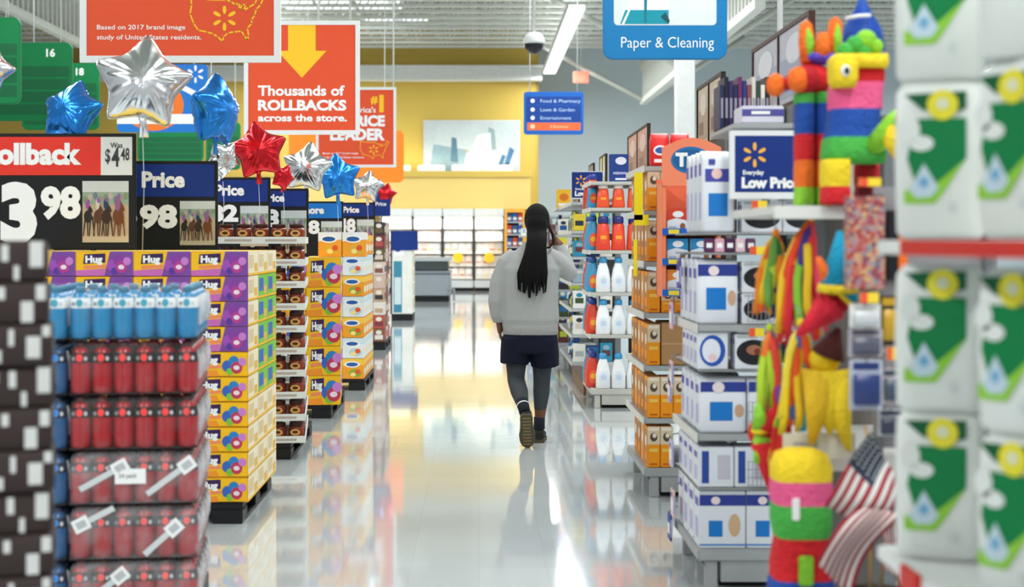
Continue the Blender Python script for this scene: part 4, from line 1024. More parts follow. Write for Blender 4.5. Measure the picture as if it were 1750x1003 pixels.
def wipes(w_, h, th, kind):
    m = MB(); W2 = w_ / 2; r = min(.02, th * .4)
    if kind in ('tall', 'band'):
        m.rbox_rings([(W2, th / 2, 0, W2 - .004, th / 2 - .004, r), (W2, th / 2, .012, W2, th / 2, r), (W2, th / 2, h * .88, W2, th / 2, r), (W2, th / 2, h * .96, W2, th * .3, r * .5), (W2, th / 2, h, W2, .006, .003)], PKW)
    else: m.box(0, w_, 0, th, 0, h, PKW)
    F = front(0, 0, 0)
    if kind == 'tall':
        m.rect(F, w_ * .1, w_ * .92, h * .62, h * .78, PURP, .0008); m.disc(F, w_ * .45, h * .72, w_ * .16, w_ * .16, M('f0c9c4', .5), .0015); m.rect(F, w_ * .2, w_ * .4, h * .83, h * .9, PURP, .003); m.rect(F, w_ * .2, w_ * .78, h * .2, h * .48, SQ, .0012)
    elif kind == 'band':
        m.rect(F, w_ * .02, w_ * .98, h * .74, h * .92, M('2f3f8f', .5), .001); m.disc(F, w_ * .4, h * .82, w_ * .13, w_ * .12, M('eadbdc', .5), .002); m.rect(F, w_ * .22, w_ * .7, h * .22, h * .56, SQ, .0012); m.disc(F, w_ * .84, h * .4, w_ * .1, h * .12, M('c9a389', .5), .0016)
    elif kind == 'box':
        m.rect(F, 0, w_, h * .74, h * .93, M('2f3f8f', .5), .0008); m.disc(F, w_ * .35, h * .83, w_ * .1, h * .07, M('eadbdc', .5), .0015); m.rect(F, w_ * .2, w_ * .5, h * .2, h * .48, SQ, .0012); m.disc(F, w_ * .76, h * .4, w_ * .13, h * .2, M('cfae8a', .5), .0012); m.line(F, [(0, h * .06), (w_, h * .06)], .006, SQ, .0014)
    elif kind == 'round':
        m.disc(F, w_ * .5, h * .5, w_ * .42, h * .42, M('2a56b0', .5), .001, 20); m.disc(F, w_ * .46, h * .5, w_ * .3, h * .32, M('e6e8f2', .5), .0016, 20); m.disc(F, w_ * .5, h * .32, w_ * .14, h * .1, M('e8c9cc', .5), .002)
    elif kind == 'oval':
        m.disc(F, w_ * .5, h * .48, w_ * .46, h * .36, M('26262a', .4), .001, 22); m.disc(F, w_ * .5, h * .55, w_ * .2, h * .14, M('b5765a', .5), .0016); m.disc(F, w_ * .6, h * .5, w_ * .1, h * .1, M('7c3a2c', .5), .002)
        m.rect(F, w_ * .05, w_ * .6, h * .88, h * .97, LGREY, .001)
    elif kind == 'tray':
        m.rect(F, w_ * .1, w_ * .3, h * .1, h * .9, M('2f4d9c', .5), .001); m.rect(F, w_ * .55, w_ * .9, h * .2, h * .8, M('c3bfc9', .5), .001)
    L = leftf(0, th, 0); m.rect(L, th * .2, th * .8, h * .7, h * .85, M('6a62b0', .5), .0008); m.rect(L, th * .25, th * .75, h * .15, h * .5, LIL, .0008)
    return m.data('white_pack', .003 if kind not in ('tall', 'band') else 0)
nmF = {'tall': 'tall white bag with blue square', 'band': 'white bag with navy band and blue square', 'box': 'white carton with navy band and blue square', 'round': 'white pack with blue ring', 'oval': 'pale pack showing a dark oval plate', 'tray': 'white and blue tray pack'}
def fill(tier, kind, w_, h, th, x0, z, nx, ny, gapx=.004, gapy=.01, only_left=True, y0=FY + .02):
    me = wipes(w_, h, th, kind)
    for i in range(nx):
        for j in range(ny):
            if j > 0 and i > 0 and only_left: continue
            o = put('white_pack', me, None, (x0 + i * (w_ + gapx), y0 + j * (th + gapy), z))
            tag(o, '%s, %s, %s' % (nmF[kind], tier, (ORD[i] + ' from aisle') if j == 0 else 'aisle edge, ' + ORD[j] + ' row'), 'pack', 'white packs on the grey end shelf')
fill('top tier', 'tall', .14, .345, .10, FX + .02, 1.507, 1, 4, gapy=.02)
fill('top tier', 'oval', .17, .135, .05, FX + .19, 1.507, 2, 2)
fill('middle tier', 'band', .175, .275, .12, FX - .0, 1.119, 1, 4)
fill('middle tier', 'oval', .16, .13, .05, FX + .19, 1.119, 2, 2); fill('middle tier, upper', 'oval', .16, .13, .05, FX + .19, 1.252, 2, 2)
fill('third tier down', 'round', .13, .158, .10, FX - .0, .927, 1, 4); fill('third tier down', 'oval', .16, .15, .05, FX + .16, .927, 2, 2)
fill('fourth tier', 'band', .20, .235, .13, FX + .01, .658, 2, 4)
fill('tray tier', 'tray', .15, .17, .14, FX + .005, .428, 3, 4)
fill('bottom tier', 'box', .195, .243, .15, FX + .01, .170, 2, 4)
for i in range(5):
    o = MB().box(0, .04, 0, .03, 0, .06, M(['5b2f57', 'd8a6b8', '4b2a50', 'e6c3cf', '6a4468'][i], .5)).rect(front(), .008, .032, .02, .04, PRINTW).build('small_pot', None, .004, (FX + .03 + i * .044, FY + .01, 1.422)); tag(o, 'tiny plum and pink pot on wire shelf, %s from the aisle' % ORD[i], 'pot', 'tiny pots on the wire shelf')
# clip strip bags on the aisle face
for i, (py, yy, hx) in enumerate(((470, 6.35, '5a4aa0'), (540, 6.6, 'e3b9c6'), (640, 6.6, 'e7c4c9'), (665, 6.66, 'b9a0cf'), (775, 6.6, 'c9c3e2'), (860, 6.55, 'e9c7c2'), (900, 6.66, '3558a8'))):
    t = thing('hanging_bag', '%s small bag clipped to the aisle side of the white packs shelf' % ['deep violet', 'upper pink', 'middle blush', 'mauve', 'light violet', 'low peach', 'lowest blue'][i], 'bag', (FX - .03, yy, wz(py, yy) - .06), 'clip strip bags')
    m = MB().box(-.004, .004, -.05, .05, 0, .125, M(hx, .45)); F = leftf(-.004, .05, 0); m.rect(F, .015, .085, .03, .08, PRINTW, .001); m.rect(F, .02, .06, .09, .11, PURP, .001); m.rect(front(-.004, -.05, 0), 0, .008, .02, .1, LIL, .001); m.build('pouch', t, .002)
    MB().tube([(0, 0, .125), (.006, 0, .15), (.04, 0, .155)], .003, GREY, 6).build('hook', t)
# low price sign on F
def low_price(px0, px1, py0, py1, d, label, fw=10, foot=None):
    s_ = FPX / d; W = (px1 - px0) / s_; H = (py1 - py0) / s_
    t = thing('low_price_sign', label, 'price sign', (wx(px0, d), d, wz(py1, d)), 'navy low price signs')
    b = fw / s_
    MB().box(-b, W + b, .0, .02, -b * 1.4, H + b, SIGNW).build('frame', t, .003)
    p = MB(); F = front(); p.rect(F, 0, W, 0, H, NAVY, .002); p.spark(F, W * .30, H * .66, H * .22, M('f2b14a', .5), .003)
    p.text(F, 'Everyday', W * .12, H * .31, H * .075, PRINTW, .003, bold=.03, wid=W * .32); p.text(F, 'Low Price', W * .10, H * .08, H * .17, PRINTW, .003, bold=.06, wid=W * .98 - W * .1)
    p.build('print', t)
    MB().box(W * .45, W * .55, .02, .06, -b * 1.4 - .02, H * .5, GREY).build('bracket', t)
    return t
low_price(1256, 1368, 232, 328, 5.93, 'navy Low Price sign with yellow spark on the white packs shelf', 9)
low_price(977, 1030, 294, 338, 15.45, 'small distant navy Low Price sign on top of a far shelf', 1.5)
# yellow/red price tags on F
def ptag(px, py, d, w_=26, h=14, label=''):
    s_ = FPX / d; t = thing('price_tag', label, 'price tag', (wx(px, d), d, wz(py, d)), 'red and yellow price tags')
    MB().box(0, w_ / s_, 0, .004, 0, h / s_, M('f2d23c', .5)).box(w_ / s_ * .4, w_ / s_ * .6, .004, .09, h / s_ * .4, h / s_ * .6, LGREY).rect(front(), 0, w_ / s_ * .4, 0, h / s_, M('e85a3a', .5)).build('card', t)
ptag(1285, 357, 5.9, label='red and yellow price tag just under the low price sign'); ptag(1282, 435, 5.95, label='price tag left of the orange ribbons'); ptag(1280, 575, 5.95, label='price tag beside the lime ribbons')
ptag(1470, 518, 3.72, 32, 18, 'red and yellow price tag under the confetti gift bag'); ptag(1516, 615, 3.75, 22, 22, 'price tag beside the white carded packs'); ptag(1468, 318, 3.78, 38, 14, 'red and yellow price tag above the confetti gift bag')
# things on top of F
for i in range(12):
    hx = ['2a2f52', '1d2238', '3a2c5e', '26304e', '6a2f62', '2f3a78', '8a4a4e', 'd8d2c4', '394a44', 'e8e4da', '22252c', 'b8a58c'][i]
    m = MB().box(0, .018, 0, .18, 0, .20 + .018 * ((i * 5) % 3), M(hx, .5)); m.rect(front(), .004, .014, .05, .14, M('9a94a8', .5))
    o = m.build('binder', None, .002, (FX + .165 + i * .0205, FY + .42, 1.976)); tag(o, 'thin upright binder on top shelf, %s from the left' % ORD[i], 'binder', 'binders on the top shelf')
o = MB().box(0, .18, 0, .2, 0, .075, M('dad8e6', .5)).rect(front(), .0, .18, .03, .06, M('54519c', .5)).rect(front(), .04, .12, .038, .052, PRINTW, .002).build('flat_carton', None, .004, (FX + .205, FY + .1, 1.976)); tag(o, 'flat white carton with violet band before the binders', 'carton')
header(1284, 1382, 1.47, 2.11, 2.50, 'picture board with silver photo panels nearest the streamers, above the binders', ['b9bcc6', '9fa6bb', 'd9dbe2', '5a6a92'], '4a2a26')
header(1190, 1232, 1.47, 2.09, 2.50, 'dark framed picture board right of the white column', ['c9b6a2', 'b49a84', 'd8cfc2', '8a6c58'])
header(1072, 1106, 1.47, 2.05, 2.50, 'pink toned picture board left of the red packs', ['d9a898', 'b98c7c', 'e8c9bc', '8f7a6c'])
header(1024, 1034, 1.47, 1.95, 2.49, 'far cream picture board, third from the nearest shelf top', ['e6dcae', 'd8c98c', 'f0e8c4', 'a89a70'])
header(1006, 1013, 1.47, 1.95, 2.48, 'far picture board, second farthest', ['cfc9b8', 'b8ae98', 'e4ddcc', '8c8470'])
header(979, 988, 1.47, 1.9, 2.46, 'farthest small picture board at the end of the shelf tops', ['c9a89c', 'b08c80', 'dcc6bc', '84685e'])
# E: orange side display
s_ = FPX / 7.8; EY = 7.8
t = thing('side_display', 'salmon orange tray display with blue ledges and oval logo', 'display', (wx(1131, EY), EY, wz(508, EY)))
EW = 100 / s_; EH = (508 - 236) / s_; SAL = M('f58a66', .55, var=.03)
MB().box(0, .022, -.02, .24, 0, EH * .72, SAL).build('side_panel', t, .004); MB().box(EW - .022, EW, -.02, .24, 0, EH * .72, SAL).build('side_panel', t, .004); MB().box(0, EW, .22, .24, 0, EH * .75, SAL).build('back_board', t)
MB().box(.05, .07, .24, .40, EH * .6, EH * .64, GREY).box(EW - .07, EW - .05, .24, .40, EH * .6, EH * .64, GREY).build('bracket', t)
h = MB(); pts = [(0, EH * .70), (EW, EH * .70), (EW, EH * .94)] + [(EW * (1 - k / 8), EH * (.94 + .06 * math.sin(PI * k / 8))) for k in range(1, 8)] + [(0, EH * .94)]
slab(h, pts, -.03, 0.0, SAL); F = front(0, -.03, 0); h.disc(F, EW * .48, EH * .86, EW * .34, EH * .085, M('2a6fa8', .5), .001, 24); h.disc(F, EW * .48, EH * .86, EW * .30, EH * .068, M('1d5c94', .5), .0015, 24)
h.text(F, 'Tr', EW * .22, EH * .825, EH * .075, PRINTW, .003, bold=.06); h.text(F, 'ue', EW * .46, EH * .825, EH * .055, M('f3d77a', .5), .003, bold=.05); h.build('header', t)
LB = M('1b62c0', .5)
ezs = [(508 - y) / s_ for y in (500, 447, 396)]
for i, z in enumerate(ezs):
    sh = MB().box(.022, EW - .022, -.02, .22, z - .012, z, LB).box(0, EW, -.035, -.02, z - .018, z + .018, LB).build('ledge', t)
    MB().box(EW * .1, EW * .28, -.038, -.035, z - .012, z + .012, M('f0d43c', .5)).build('price_ticket', sh)
for i, (z, c1) in enumerate(zip(ezs, ('f08a3c', '2f8fc4', 'd8452f'))):
    for k in range(2):
        m = MB().box(0, .115, 0, .14, 0, .125, M('eceff2', .5)); F = front(); m.poly(F, [(0, .06), (.05, .075), (.115, .06), (.115, .125), (0, .125)], M(c1, .5), .0008); m.disc(F, .06, .095, .03, .018, PRINTW, .0014); m.disc(F, .085, .03, .015, .018, M('a06a4a', .5), .0014); m.rect(F, .01, .05, .02, .028, LGREY, .001)
        o = m.build('treat_carton', None, .003, (t.location.x + .03 + k * .13, EY + .005, t.location.z + z + .001)); tag(o, 'white and %s carton on blue ledge of the salmon display, %s one' % (['orange', 'blue', 'red'][i], 'aisle-side' if k == 0 else 'inner'), 'carton', 'cartons on the salmon display')
# D: orange box shelf, d = 8.15
DXX, DYY = .95, 8.15
end_shelf('grey end shelf filled with orange cartons', DXX, .5, DYY, DYY + .95, [.453, .755, 1.057, 1.353, 1.645, 1.90], 2.08, back='4a4644')
def orange_box(w_, h, th, v):
    o = M(['f79a1c', 'f08f1c', 'd08a4a'][v], .5); m = MB().box(0, w_, 0, th, 0, h, o); F = front()
    m.rect(F, 0, w_, h * .56, h, M(['dcc8a8', 'd0b48e', 'c09468'][v], .5), .0006); m.disc(F, w_ * .5, h * .74, w_ * .3, h * .11, M('5a4a3c', .5), .001, 12); m.disc(F, w_ * .56, h * .78, w_ * .17, h * .06, M('e9dcc8', .5), .0014, 10)
    m.rect(F, w_ * .1, w_ * .9, h * .9, h * .97, M('f3e6d2', .5), .001); m.rect(F, w_ * .15, w_ * .85, h * .38, h * .46, M('f7c65c', .5), .001); m.rect(F, w_ * .2, w_ * .8, h * .06, h * .1, M('c95f1c', .5), .001)
    L = leftf(0, th, 0); m.rect(L, th * .08, th * .92, h * .05, h * .9, M(['b5835a', 'd9a468', 'a87850'][v], .5), .0006); m.disc(L, th * .5, h * .62, th * .25, h * .14, M('f0e3cf', .5), .001, 10); m.rect(L, th * .2, th * .8, h * .15, h * .35, M('f2962a', .5), .001)
    return m.data('orange_carton', .003)
OBX = [orange_box(.072, .235, .15, v) for v in range(3)]; OBS = orange_box(.07, .125, .09, 0)
for ti, (z, nm) in enumerate(((.170, 'bottom deck'), (.455, 'second tier'), (.757, 'third tier'), (1.059, 'fourth tier'), (1.355, 'fifth tier'), (1.647, 'sixth tier'))):
    for j in range(5):
        for i in range({0: 2, 1: 5, 2: 1, 3: 1, 4: 3, 5: 3}[ti]):
            if j > 0 and i > 0: continue
            if ti == 0 and j > 3: continue
            o = put('orange_carton', OBX[(ti + j) % 3 if j else 0], None, (DXX + .02 + i * .075, DYY + .02 + j * .175, z)); tag(o, 'upright orange carton, %s, %s from the aisle, %s' % (nm, ORD[i], 'front' if j == 0 else ORD[j] + ' row back'), 'carton', 'orange cartons on the end shelf')
for i in range(4):
    o = put('orange_carton', OBS, None, (DXX + .10 + i * .074, DYY + .015, 1.059)); tag(o, 'small short orange carton on fourth tier, %s from the aisle' % ORD[i], 'carton', 'small orange cartons')
m = MB().box(0, .27, 0, .3, 0, .245, CARD); m.rect(front(), 0, .27, .118, .128, M('c9a273', .5), .0008); o = m.build('cardboard_box', None, .005, (DXX + .10, DYY + .02, .757)); tag(o, 'plain brown cardboard box on the third tier among orange cartons', 'box')
for i in range(2):
    m = MB(); m.rbox_rings([(.055, .05, 0, .05, .045, .02), (.055, .05, .02, .055, .05, .03), (.055, .05, .15, .055, .05, .03), (.055, .05, .18, .05, .02, .01), (.055, .05, .19, .05, .004, .003)], M('dd2a2a', .4)); F = front(.0, -.0, 0); m.disc(F, .055, .09, .04, .03, PRINTW, .003, 14); m.disc(F, .055, .09, .03, .018, M('2f62b5', .5), .004, 14); m.rect(F, .02, .09, .02, .04, PRINTW, .003)
    o = m.build('red_pack', None, 0, (DXX + .04 + i * .118, DYY + .03, 1.902)); tag(o, 'red pack with white oval on shelf top, %s one' % ('aisle-side' if i == 0 else 'inner'), 'pack', 'red packs above the orange cartons')
YS = M('e6d81e', .5, var=.03)
t = thing('aisle_flag', 'tall yellow sign strip at the front of the orange carton shelf', 'sign', (wx(1084, 8.08), 8.08, wz(376, 8.08)))
MB().box(0, .048, 0, .006, 0, .27, YS).box(0, .082, 0, .006, -.03, .03, YS).box(.02, .04, .006, .09, .0, .02, GREY).build('panel', t)
t = thing('aisle_flag', 'thin yellow sign strip below the tall yellow one', 'sign', (wx(1083, 8.08), 8.08, wz(472, 8.08)))
MB().box(0, .02, 0, .006, 0, .21, YS).box(.005, .015, .006, .09, .05, .07, GREY).build('panel', t)
# B: detergent shelf, d = 12.5
BX0, BY0 = .985, 12.5
end_shelf('grey end shelf of red and white detergent bottles', BX0, .46, BY0, BY0 + .95, [.645, 1.017, 1.388, 1.764, 1.995], 2.05, sm=M('bdbdb6', .5), back='5c5f66')
def white_bottle(bodyc, capc, h=.31, w_=.064):
    b = MB(); b.rbox_rings([(0, 0, 0, w_ * .92, w_ * .72, .03), (0, 0, .01, w_, w_ * .8, .035), (0, 0, h * .4, w_ * .98, w_ * .78, .035), (0, 0, h * .66, w_ * .76, w_ * .64, .03), (0, 0, h * .8, w_ * .55, w_ * .5, .025), (0, 0, h * .85, w_ * .46, w_ * .44, .02)], M(bodyc, .35))
    c = MB().lathe([(w_ * .54, h * .84), (w_ * .54, h * .95), (w_ * .38, h)], M(capc, .35), 14)
    l = MB(); F = front(0, -w_ * .815, 0); l.disc(F, 0, h * .3, w_ * .6, h * .2, M('dfe8f2', .5) if bodyc == 'f1f3f5' else M('f06a4a', .5), .0, 16); l.disc(F, 0, h * .32, w_ * .4, h * .08, M('c3d4e8', .5) if bodyc == 'f1f3f5' else M('f7b23c', .5), .001, 14)
    return [('bottle_body', b.data('bottle_body')), ('cap', c.data('cap')), ('label', l.data('label'))]
def tub(bodyc, capc, h=.30, w_=.064):
    b = MB().rbox_rings([(0, 0, 0, w_ * .96, w_ * .78, .03), (0, 0, .012, w_, w_ * .82, .035), (0, 0, h * .72, w_ * .8, w_ * .7, .035), (0, 0, h * .8, w_ * .6, w_ * .55, .03)], M(bodyc, .35))
    c = MB().rbox_rings([(0, 0, h * .8, w_ * .74, w_ * .64, .03), (0, 0, h * .97, w_ * .7, w_ * .6, .03), (0, 0, h, w_ * .5, w_ * .45, .02)], M(capc, .35))
    l = MB(); F = front(0, -w_ * .83, 0); l.disc(F, 0, h * .38, w_ * .55, h * .2, M('ee5a34', .5), .0, 16); l.rect(F, -w_ * .4, w_ * .4, h * .33, h * .43, M('f4a63c', .5), .001)
    return [('bottle_body', b.data('bottle_body')), ('cap', c.data('cap')), ('label', l.data('label'))]
WB_ = white_bottle('f1f3f5', '3f9fd8'); RB_ = white_bottle('e2432b', '2b3f94'); TB_ = tub('e8442c', '2a2f80'); TJ = tub('f0562c', 'f0e4e0', .21, .058); BB_ = white_bottle('3aa0cf', '2a5fa8'); TJB = tub('3a9fd0', 'c0304a', .23, .055)
for ti, (z, spec, left, nm, nm2) in enumerate(((.170, WB_, RB_, 'white bottle with blue cap on the bottom deck', 'red bottle on the bottom deck'), (.646, WB_, RB_, 'white bottle with blue cap on the second shelf', 'red bottle on the second shelf'), (1.018, WB_, BB_, 'white bottle with blue cap on the third shelf', 'blue bottle on the third shelf'), (1.389, TB_, BB_, 'red bottle with navy cap on the fourth shelf', 'blue bottle on the fourth shelf'), (1.765, TJ, TJB, 'orange-red jug on the top shelf', 'blue jug with pink cap on the top shelf'))):
    for i in range(3):
        assemble(spec, 'detergent_bottle', '%s, %s from the aisle' % (nm, ORD[i]), 'bottle', (BX0 + .115 + i * .135, BY0 + .075, z), 'detergent bottles on the end shelf')
    for j in range(4):
        cur = left if j % 2 == 0 else (RB_ if left is not RB_ else BB_)
        colr = 'red' if cur is RB_ else ('pink-capped blue' if cur is TJB else 'blue')
        assemble(cur, 'detergent_bottle', '%s bottle at aisle edge, %s, %s from front' % (colr, nm2.split('on the ')[1], ORD[j]), 'bottle', (BX0 + .035 + .012 * (j > 0), BY0 + .20 + j * .17, z), 'detergent bottles on the end shelf')
for i in range(3):
    m = MB().box(0, .10, 0, .12, 0, .09, M(['c9c4b8', '8a8f94', 'd8d4cc'][i], .5)); m.disc(front(), .05, .045, .03, .025, M('5a6a7a', .5))
    o = m.build('small_carton', None, .003, (BX0 + .08 + i * .12, BY0 + .25, .171 + .33 * 0)); tag(o, 'small grey carton behind the lowest white bottles, %s from the aisle' % ORD[i], 'carton', 'small grey cartons')
m = MB().box(0, .17, 0, .1, 0, .25, M('233f86', .5)); F = front(); m.disc(F, .1, .19, .05, .035, M('d9dce8', .5)); m.disc(F, .07, .08, .02, .015, M('c8507c', .5)); m.rect(F, .03, .15, .07, .09, M('9aa6d0', .5), .002); m.rect(F, .05, .15, .02, .035, PRINTW)
o = m.build('blue_carton', None, .004, (wx(1042, 12.7), 12.7, 1.997)); tag(o, 'navy carton with white cloud print standing on the detergent shelf top', 'carton')
# A: far mixed shelves
pal = ['2c5c9c', '3a7ab8', '1d2f52', 'e8e4d8', 'c9d84a', '26364a', 'd8d0c4', '2f8fb0', 'b8bcc0', '4a5a3c', 'f0f0ea', '6a3a3c', '3b3b42', '9ab0c0', 'e0c83c']
rnd = random.Random(12)
def far_shelf(y0, y1, label, name, zs, n_front=3):
    end_shelf(label, 1.0, .5, y0, y1, zs, 1.95, sm=LGREY, back='6f7478')
    for ti, z in enumerate([.168] + zs[:-1]):
        gap = (zs[ti] - z) * .78
        for i in range(n_front):
            h = gap * rnd.uniform(.7, 1); hx = rnd.choice(pal); m = MB().box(0, .13, 0, .14, 0, h, M(hx, .5)); F = front(); m.rect(F, .02, .11, h * .3, h * .6, M(rnd.choice(pal), .5)); m.disc(F, .065, h * .76, .035, h * .12, M(rnd.choice(pal), .5))
            L = leftf(0, .14, 0); m.rect(L, .02, .12, h * .2, h * .7, M(rnd.choice(pal), .5))
            o = m.build('cleaning_carton', None, .004, (1.02 + i * .145, y0 + .02, z + .002)); tag(o, 'mixed carton on %s, %s, %s from the aisle' % (name, 'bottom deck' if ti == 0 else ORD[ti] + ' shelf up', ORD[i]), 'carton', 'mixed cartons on the far shelves')
        for j in range(4):
            h = gap * rnd.uniform(.6, 1); hx = rnd.choice(pal)
            m = MB().lathe([(.045, 0), (.05, .01), (.05, h * .6), (.03, h * .75), (.02, h * .8)], M(hx, .4), 12); m.lathe([(.022, h * .8), (.022, h)], M(rnd.choice(pal), .4), 10); m.lathe([(.0508, h * .15), (.0508, h * .5)], M(rnd.choice(pal), .5), 12, caps=False)
            o = m.build('spray_bottle', None, 0, (1.07, y0 + .28 + j * .2, z + .002)); tag(o, 'bottle at aisle edge of %s, %s, %s from front' % (name, 'bottom deck' if ti == 0 else ORD[ti] + ' shelf up', ORD[j]), 'bottle', 'bottles on the far shelves')
far_shelf(15.3, 17.5, 'far grey shelf of blue and dark goods behind the detergent shelf', 'the blue goods shelf', [.46, .74, 1.02, 1.3, 1.58, 1.89])
far_shelf(18.2, 19.4, 'farther grey shelf partly behind the walking person', 'the shelf near the person', [.5, .85, 1.2, 1.55, 1.9], 2)
far_shelf(20.8, 22.4, 'farthest grey shelf on the right of the aisle', 'the farthest shelf', [.5, .95, 1.4, 1.85], 2)
o = MB().box(0, .09, 0, 3.6, .0, .12, M('7a5a48', .5)).box(-.01, .1, 0, 3.6, .12, .14, M('5c4a42', .5)).build('wooden_plinth', None, .004, (1.0, 13.55, 0)); o.scale.y = .46; tag(o, 'low brown plinth on the floor behind the detergent shelf', 'plinth')
m = MB().box(0, .18, 0, .2, 0, .24, M('e8b62c', .5)); m.disc(front(), .09, .14, .06, .05, M('d8742c', .5)); m.rect(front(), .02, .16, .03, .06, PRINTW)
o = m.build('yellow_carton', None, .004, (1.02, 18.5, 1.902)); tag(o, 'yellow carton on the shelf top just right of the person', 'carton')
for k, y in enumerate((29.5, 34.0)):
    far_shelf(y, y + 1, ['distant grey shelf hidden mostly by the person', 'most distant grey shelf near the lit cases'][k], ['the distant shelf', 'the most distant shelf'][k], [.6, 1.1, 1.6, 1.9], 2)

# ------------------------------------------------------------------ piñata rack
RX, RY = .87, 4.2
rk = thing('pinata_rack', 'white rack carrying the paper pinatas and streamers', 'rack', (RX, RY, 0))
RKM = M('dcddd9', .5)
MB().box(.27, .55, .68, .72, 0, 1.9, M('77726f', .6)).build('rear_panel', rk)
for xx in (.27, .51): MB().box(xx, xx + .04, .64, .68, 0, 1.9, SHD).build('upright', rk)
sh = MB().box(.0, .55, 0, .68, 1.545, 1.574, RKM).build('shelf', rk, .004); MB().box(0, .55, -.01, 0, 1.535, 1.574, RKM).build('price_rail', sh, .002)
sh = MB().box(.1, .55, -.05, .64, .815, .845, RKM).build('shelf', rk, .004); MB().box(.1, .55, -.06, -.05, .80, .85, RKM).build('price_rail', sh, .002)
MB().box(-.0, .55, 0, .64, .16, .20, RKM).box(-.07, .2, -.30, 0, .16, .20, RKM).build('base_deck', rk, .006); MB().box(.03, .52, .05, .62, 0, .16, DKGREY).box(-.02, .18, -.28, .05, 0, .16, DKGREY).build('kick_plate', rk)
def FRG(hx): return M(hx, .75, var=.12, scale=40, bump=1.0, bscale=70, key='fringe')
fO, fR, fG, fL, fB, fY, fP, fM = FRG('f5742a'), FRG('d6262c'), FRG('4bb04a'), FRG('8fd23c'), FRG('2350a8'), FRG('f6d32c'), FRG('ee5f92'), FRG('b81f2a')
def band_column(m, cx, cy, bands, hx, hy, r=.03, k=4):
    """bands: list of (z0,z1,mat); each bulges slightly like layered crepe paper"""
    secs = []; ms = []
    for z0, z1, mt in bands:
        h = z1 - z0
        secs += [(cx, cy, z0 + h * .02, hx * .95, hy * .95, r), (cx, cy, z0 + h * .25, hx, hy, r), (cx, cy, z0 + h * .75, hx, hy, r), (cx, cy, z0 + h * .98, hx * .95, hy * .95, r)]; ms += [mt] * 4
    return m.rbox_rings(secs, bands[0][2], k, mats=ms)
# A: facing left, orange muzzle
d = 4.42; s_ = FPX / d; z0_ = 1.575
def pa(px, py): return ((px - 1390) / s_, (341 - py) / s_)
t = thing('donkey_pinata', 'orange and red paper pinata with orange muzzle balls, left of the yellow one', 'pinata', (wx(1390, d), d, z0_))
for cxp in (1374, 1407):
    cx = pa(cxp, 0)[0]; m = MB(); zz = [0, pa(0, 308)[1], pa(0, 262)[1], pa(0, 218)[1], pa(0, 165)[1], pa(0, 146)[1]]
    band_column(m, cx, 0, [(zz[0], zz[1], fL), (zz[1], zz[2], fO), (zz[2], zz[3], fR), (zz[3], zz[4], fB), (zz[4], zz[5], fG)], .028, .05); m.build('leg', t)
m = MB(); a, b_ = pa(1388, 122); m.ball((a, .02, b_), (.068, .07, .052), fR, 18, 12); m.ball((a - .03, -.03, b_ - .005), (.045, .05, .045), fM, 16, 10); m.build('head', t)
m = MB(); a, b_ = pa(1358, 126); m.ball((a, -.05, b_), (.036, .036, .04), fO, 16, 10); a, b_ = pa(1322, 134); m.ball((a, -.03, b_), (.03, .03, .036), fO, 16, 10); m.tube([pa(1350, 130)[:1] + (-.04, pa(0, 130)[1]), pa(1326, 134)[:1] + (-.03, pa(0, 134)[1])], .02, fM, 10); m.build('muzzle', t)
for (ax, ay, bx, by) in ((1380, 95, 1377, 22), (1424, 90, 1428, 16)):
    m = MB(); p0 = pa(ax, ay); p1 = pa(bx, by); pm = ((p0[0] + p1[0]) / 2, (p0[1] + p1[1]) / 2)
    m.tube([(p0[0], 0, p0[1]), (pm[0], 0, pm[1]), (p1[0] * .8 + pm[0] * .2, 0, p1[1] * .8 + pm[1] * .2), (p1[0], 0, p1[1])], [(.022, .02), (.026, .022), (.02, .016), (.006, .006)], fO, 12)
    ear = m.build('ear', t); m = MB(); m.tube([(p0[0] + .004, -.018, p0[1] + .01), (pm[0] + .006, -.021, pm[1]), (p1[0], -.012, p1[1] - .015)], [(.008, .004), (.014, .005), (.004, .003)], fL, 8); m.build('inner_ear', ear)
m = MB(); a, b_ = pa(1402, 86); m.ball((a, .0, b_), (.05, .05, .022), M('5a4ac0', .7, bump=.8, bscale=70), 14, 8); m.tube([(a + .0, -.02, b_), (a + .005, -.02, b_ + .075)], [.03, .018], fO, 10); m.build('forelock', t)
# B: donkey
d = 4.2; s_ = FPX / d
def pb(px, py): return ((px - 1450) / s_, (341 - py) / s_)
t = thing('donkey_pinata', 'yellow faced donkey pinata with green mane and pink and blue bands', 'pinata', (wx(1450, d), d, z0_ + .0))
m = MB()
def sec(px0, px1, py, hy): a0, z = pb(px0, py); a1, _ = pb(px1, py); return ((a0 + a1) / 2, .03, z, (a1 - a0) / 2, hy, .03)
secs = [sec(1412, 1512, 268, .06), sec(1410, 1514, 255, .065), sec(1413, 1512, 228, .065), sec(1415, 1505, 224, .06), sec(1418, 1504, 205, .062), sec(1420, 1504, 180, .06), sec(1422, 1508, 176, .058), sec(1422, 1508, 150, .06), sec(1424, 1510, 134, .058), sec(1448, 1512, 130, .055), sec(1452, 1513, 112, .055), sec(1456, 1512, 106, .05)]
m.rbox_rings(secs, fG, 4, mats=[fG] * 3 + [fB] * 3 + [fP] * 3 + [fR] * 3); m.build('body', t)
m = MB(); a, b_ = pb(1436, 112); m.rbox_rings([(a, -.03, b_ - .052, .03, .04, .02), (a, -.03, b_ - .03, .038, .05, .025), (a, -.03, b_ + .03, .04, .05, .025), (a + .01, -.02, b_ + .045, .036, .045, .02)], fY); hd = m.build('head', t)
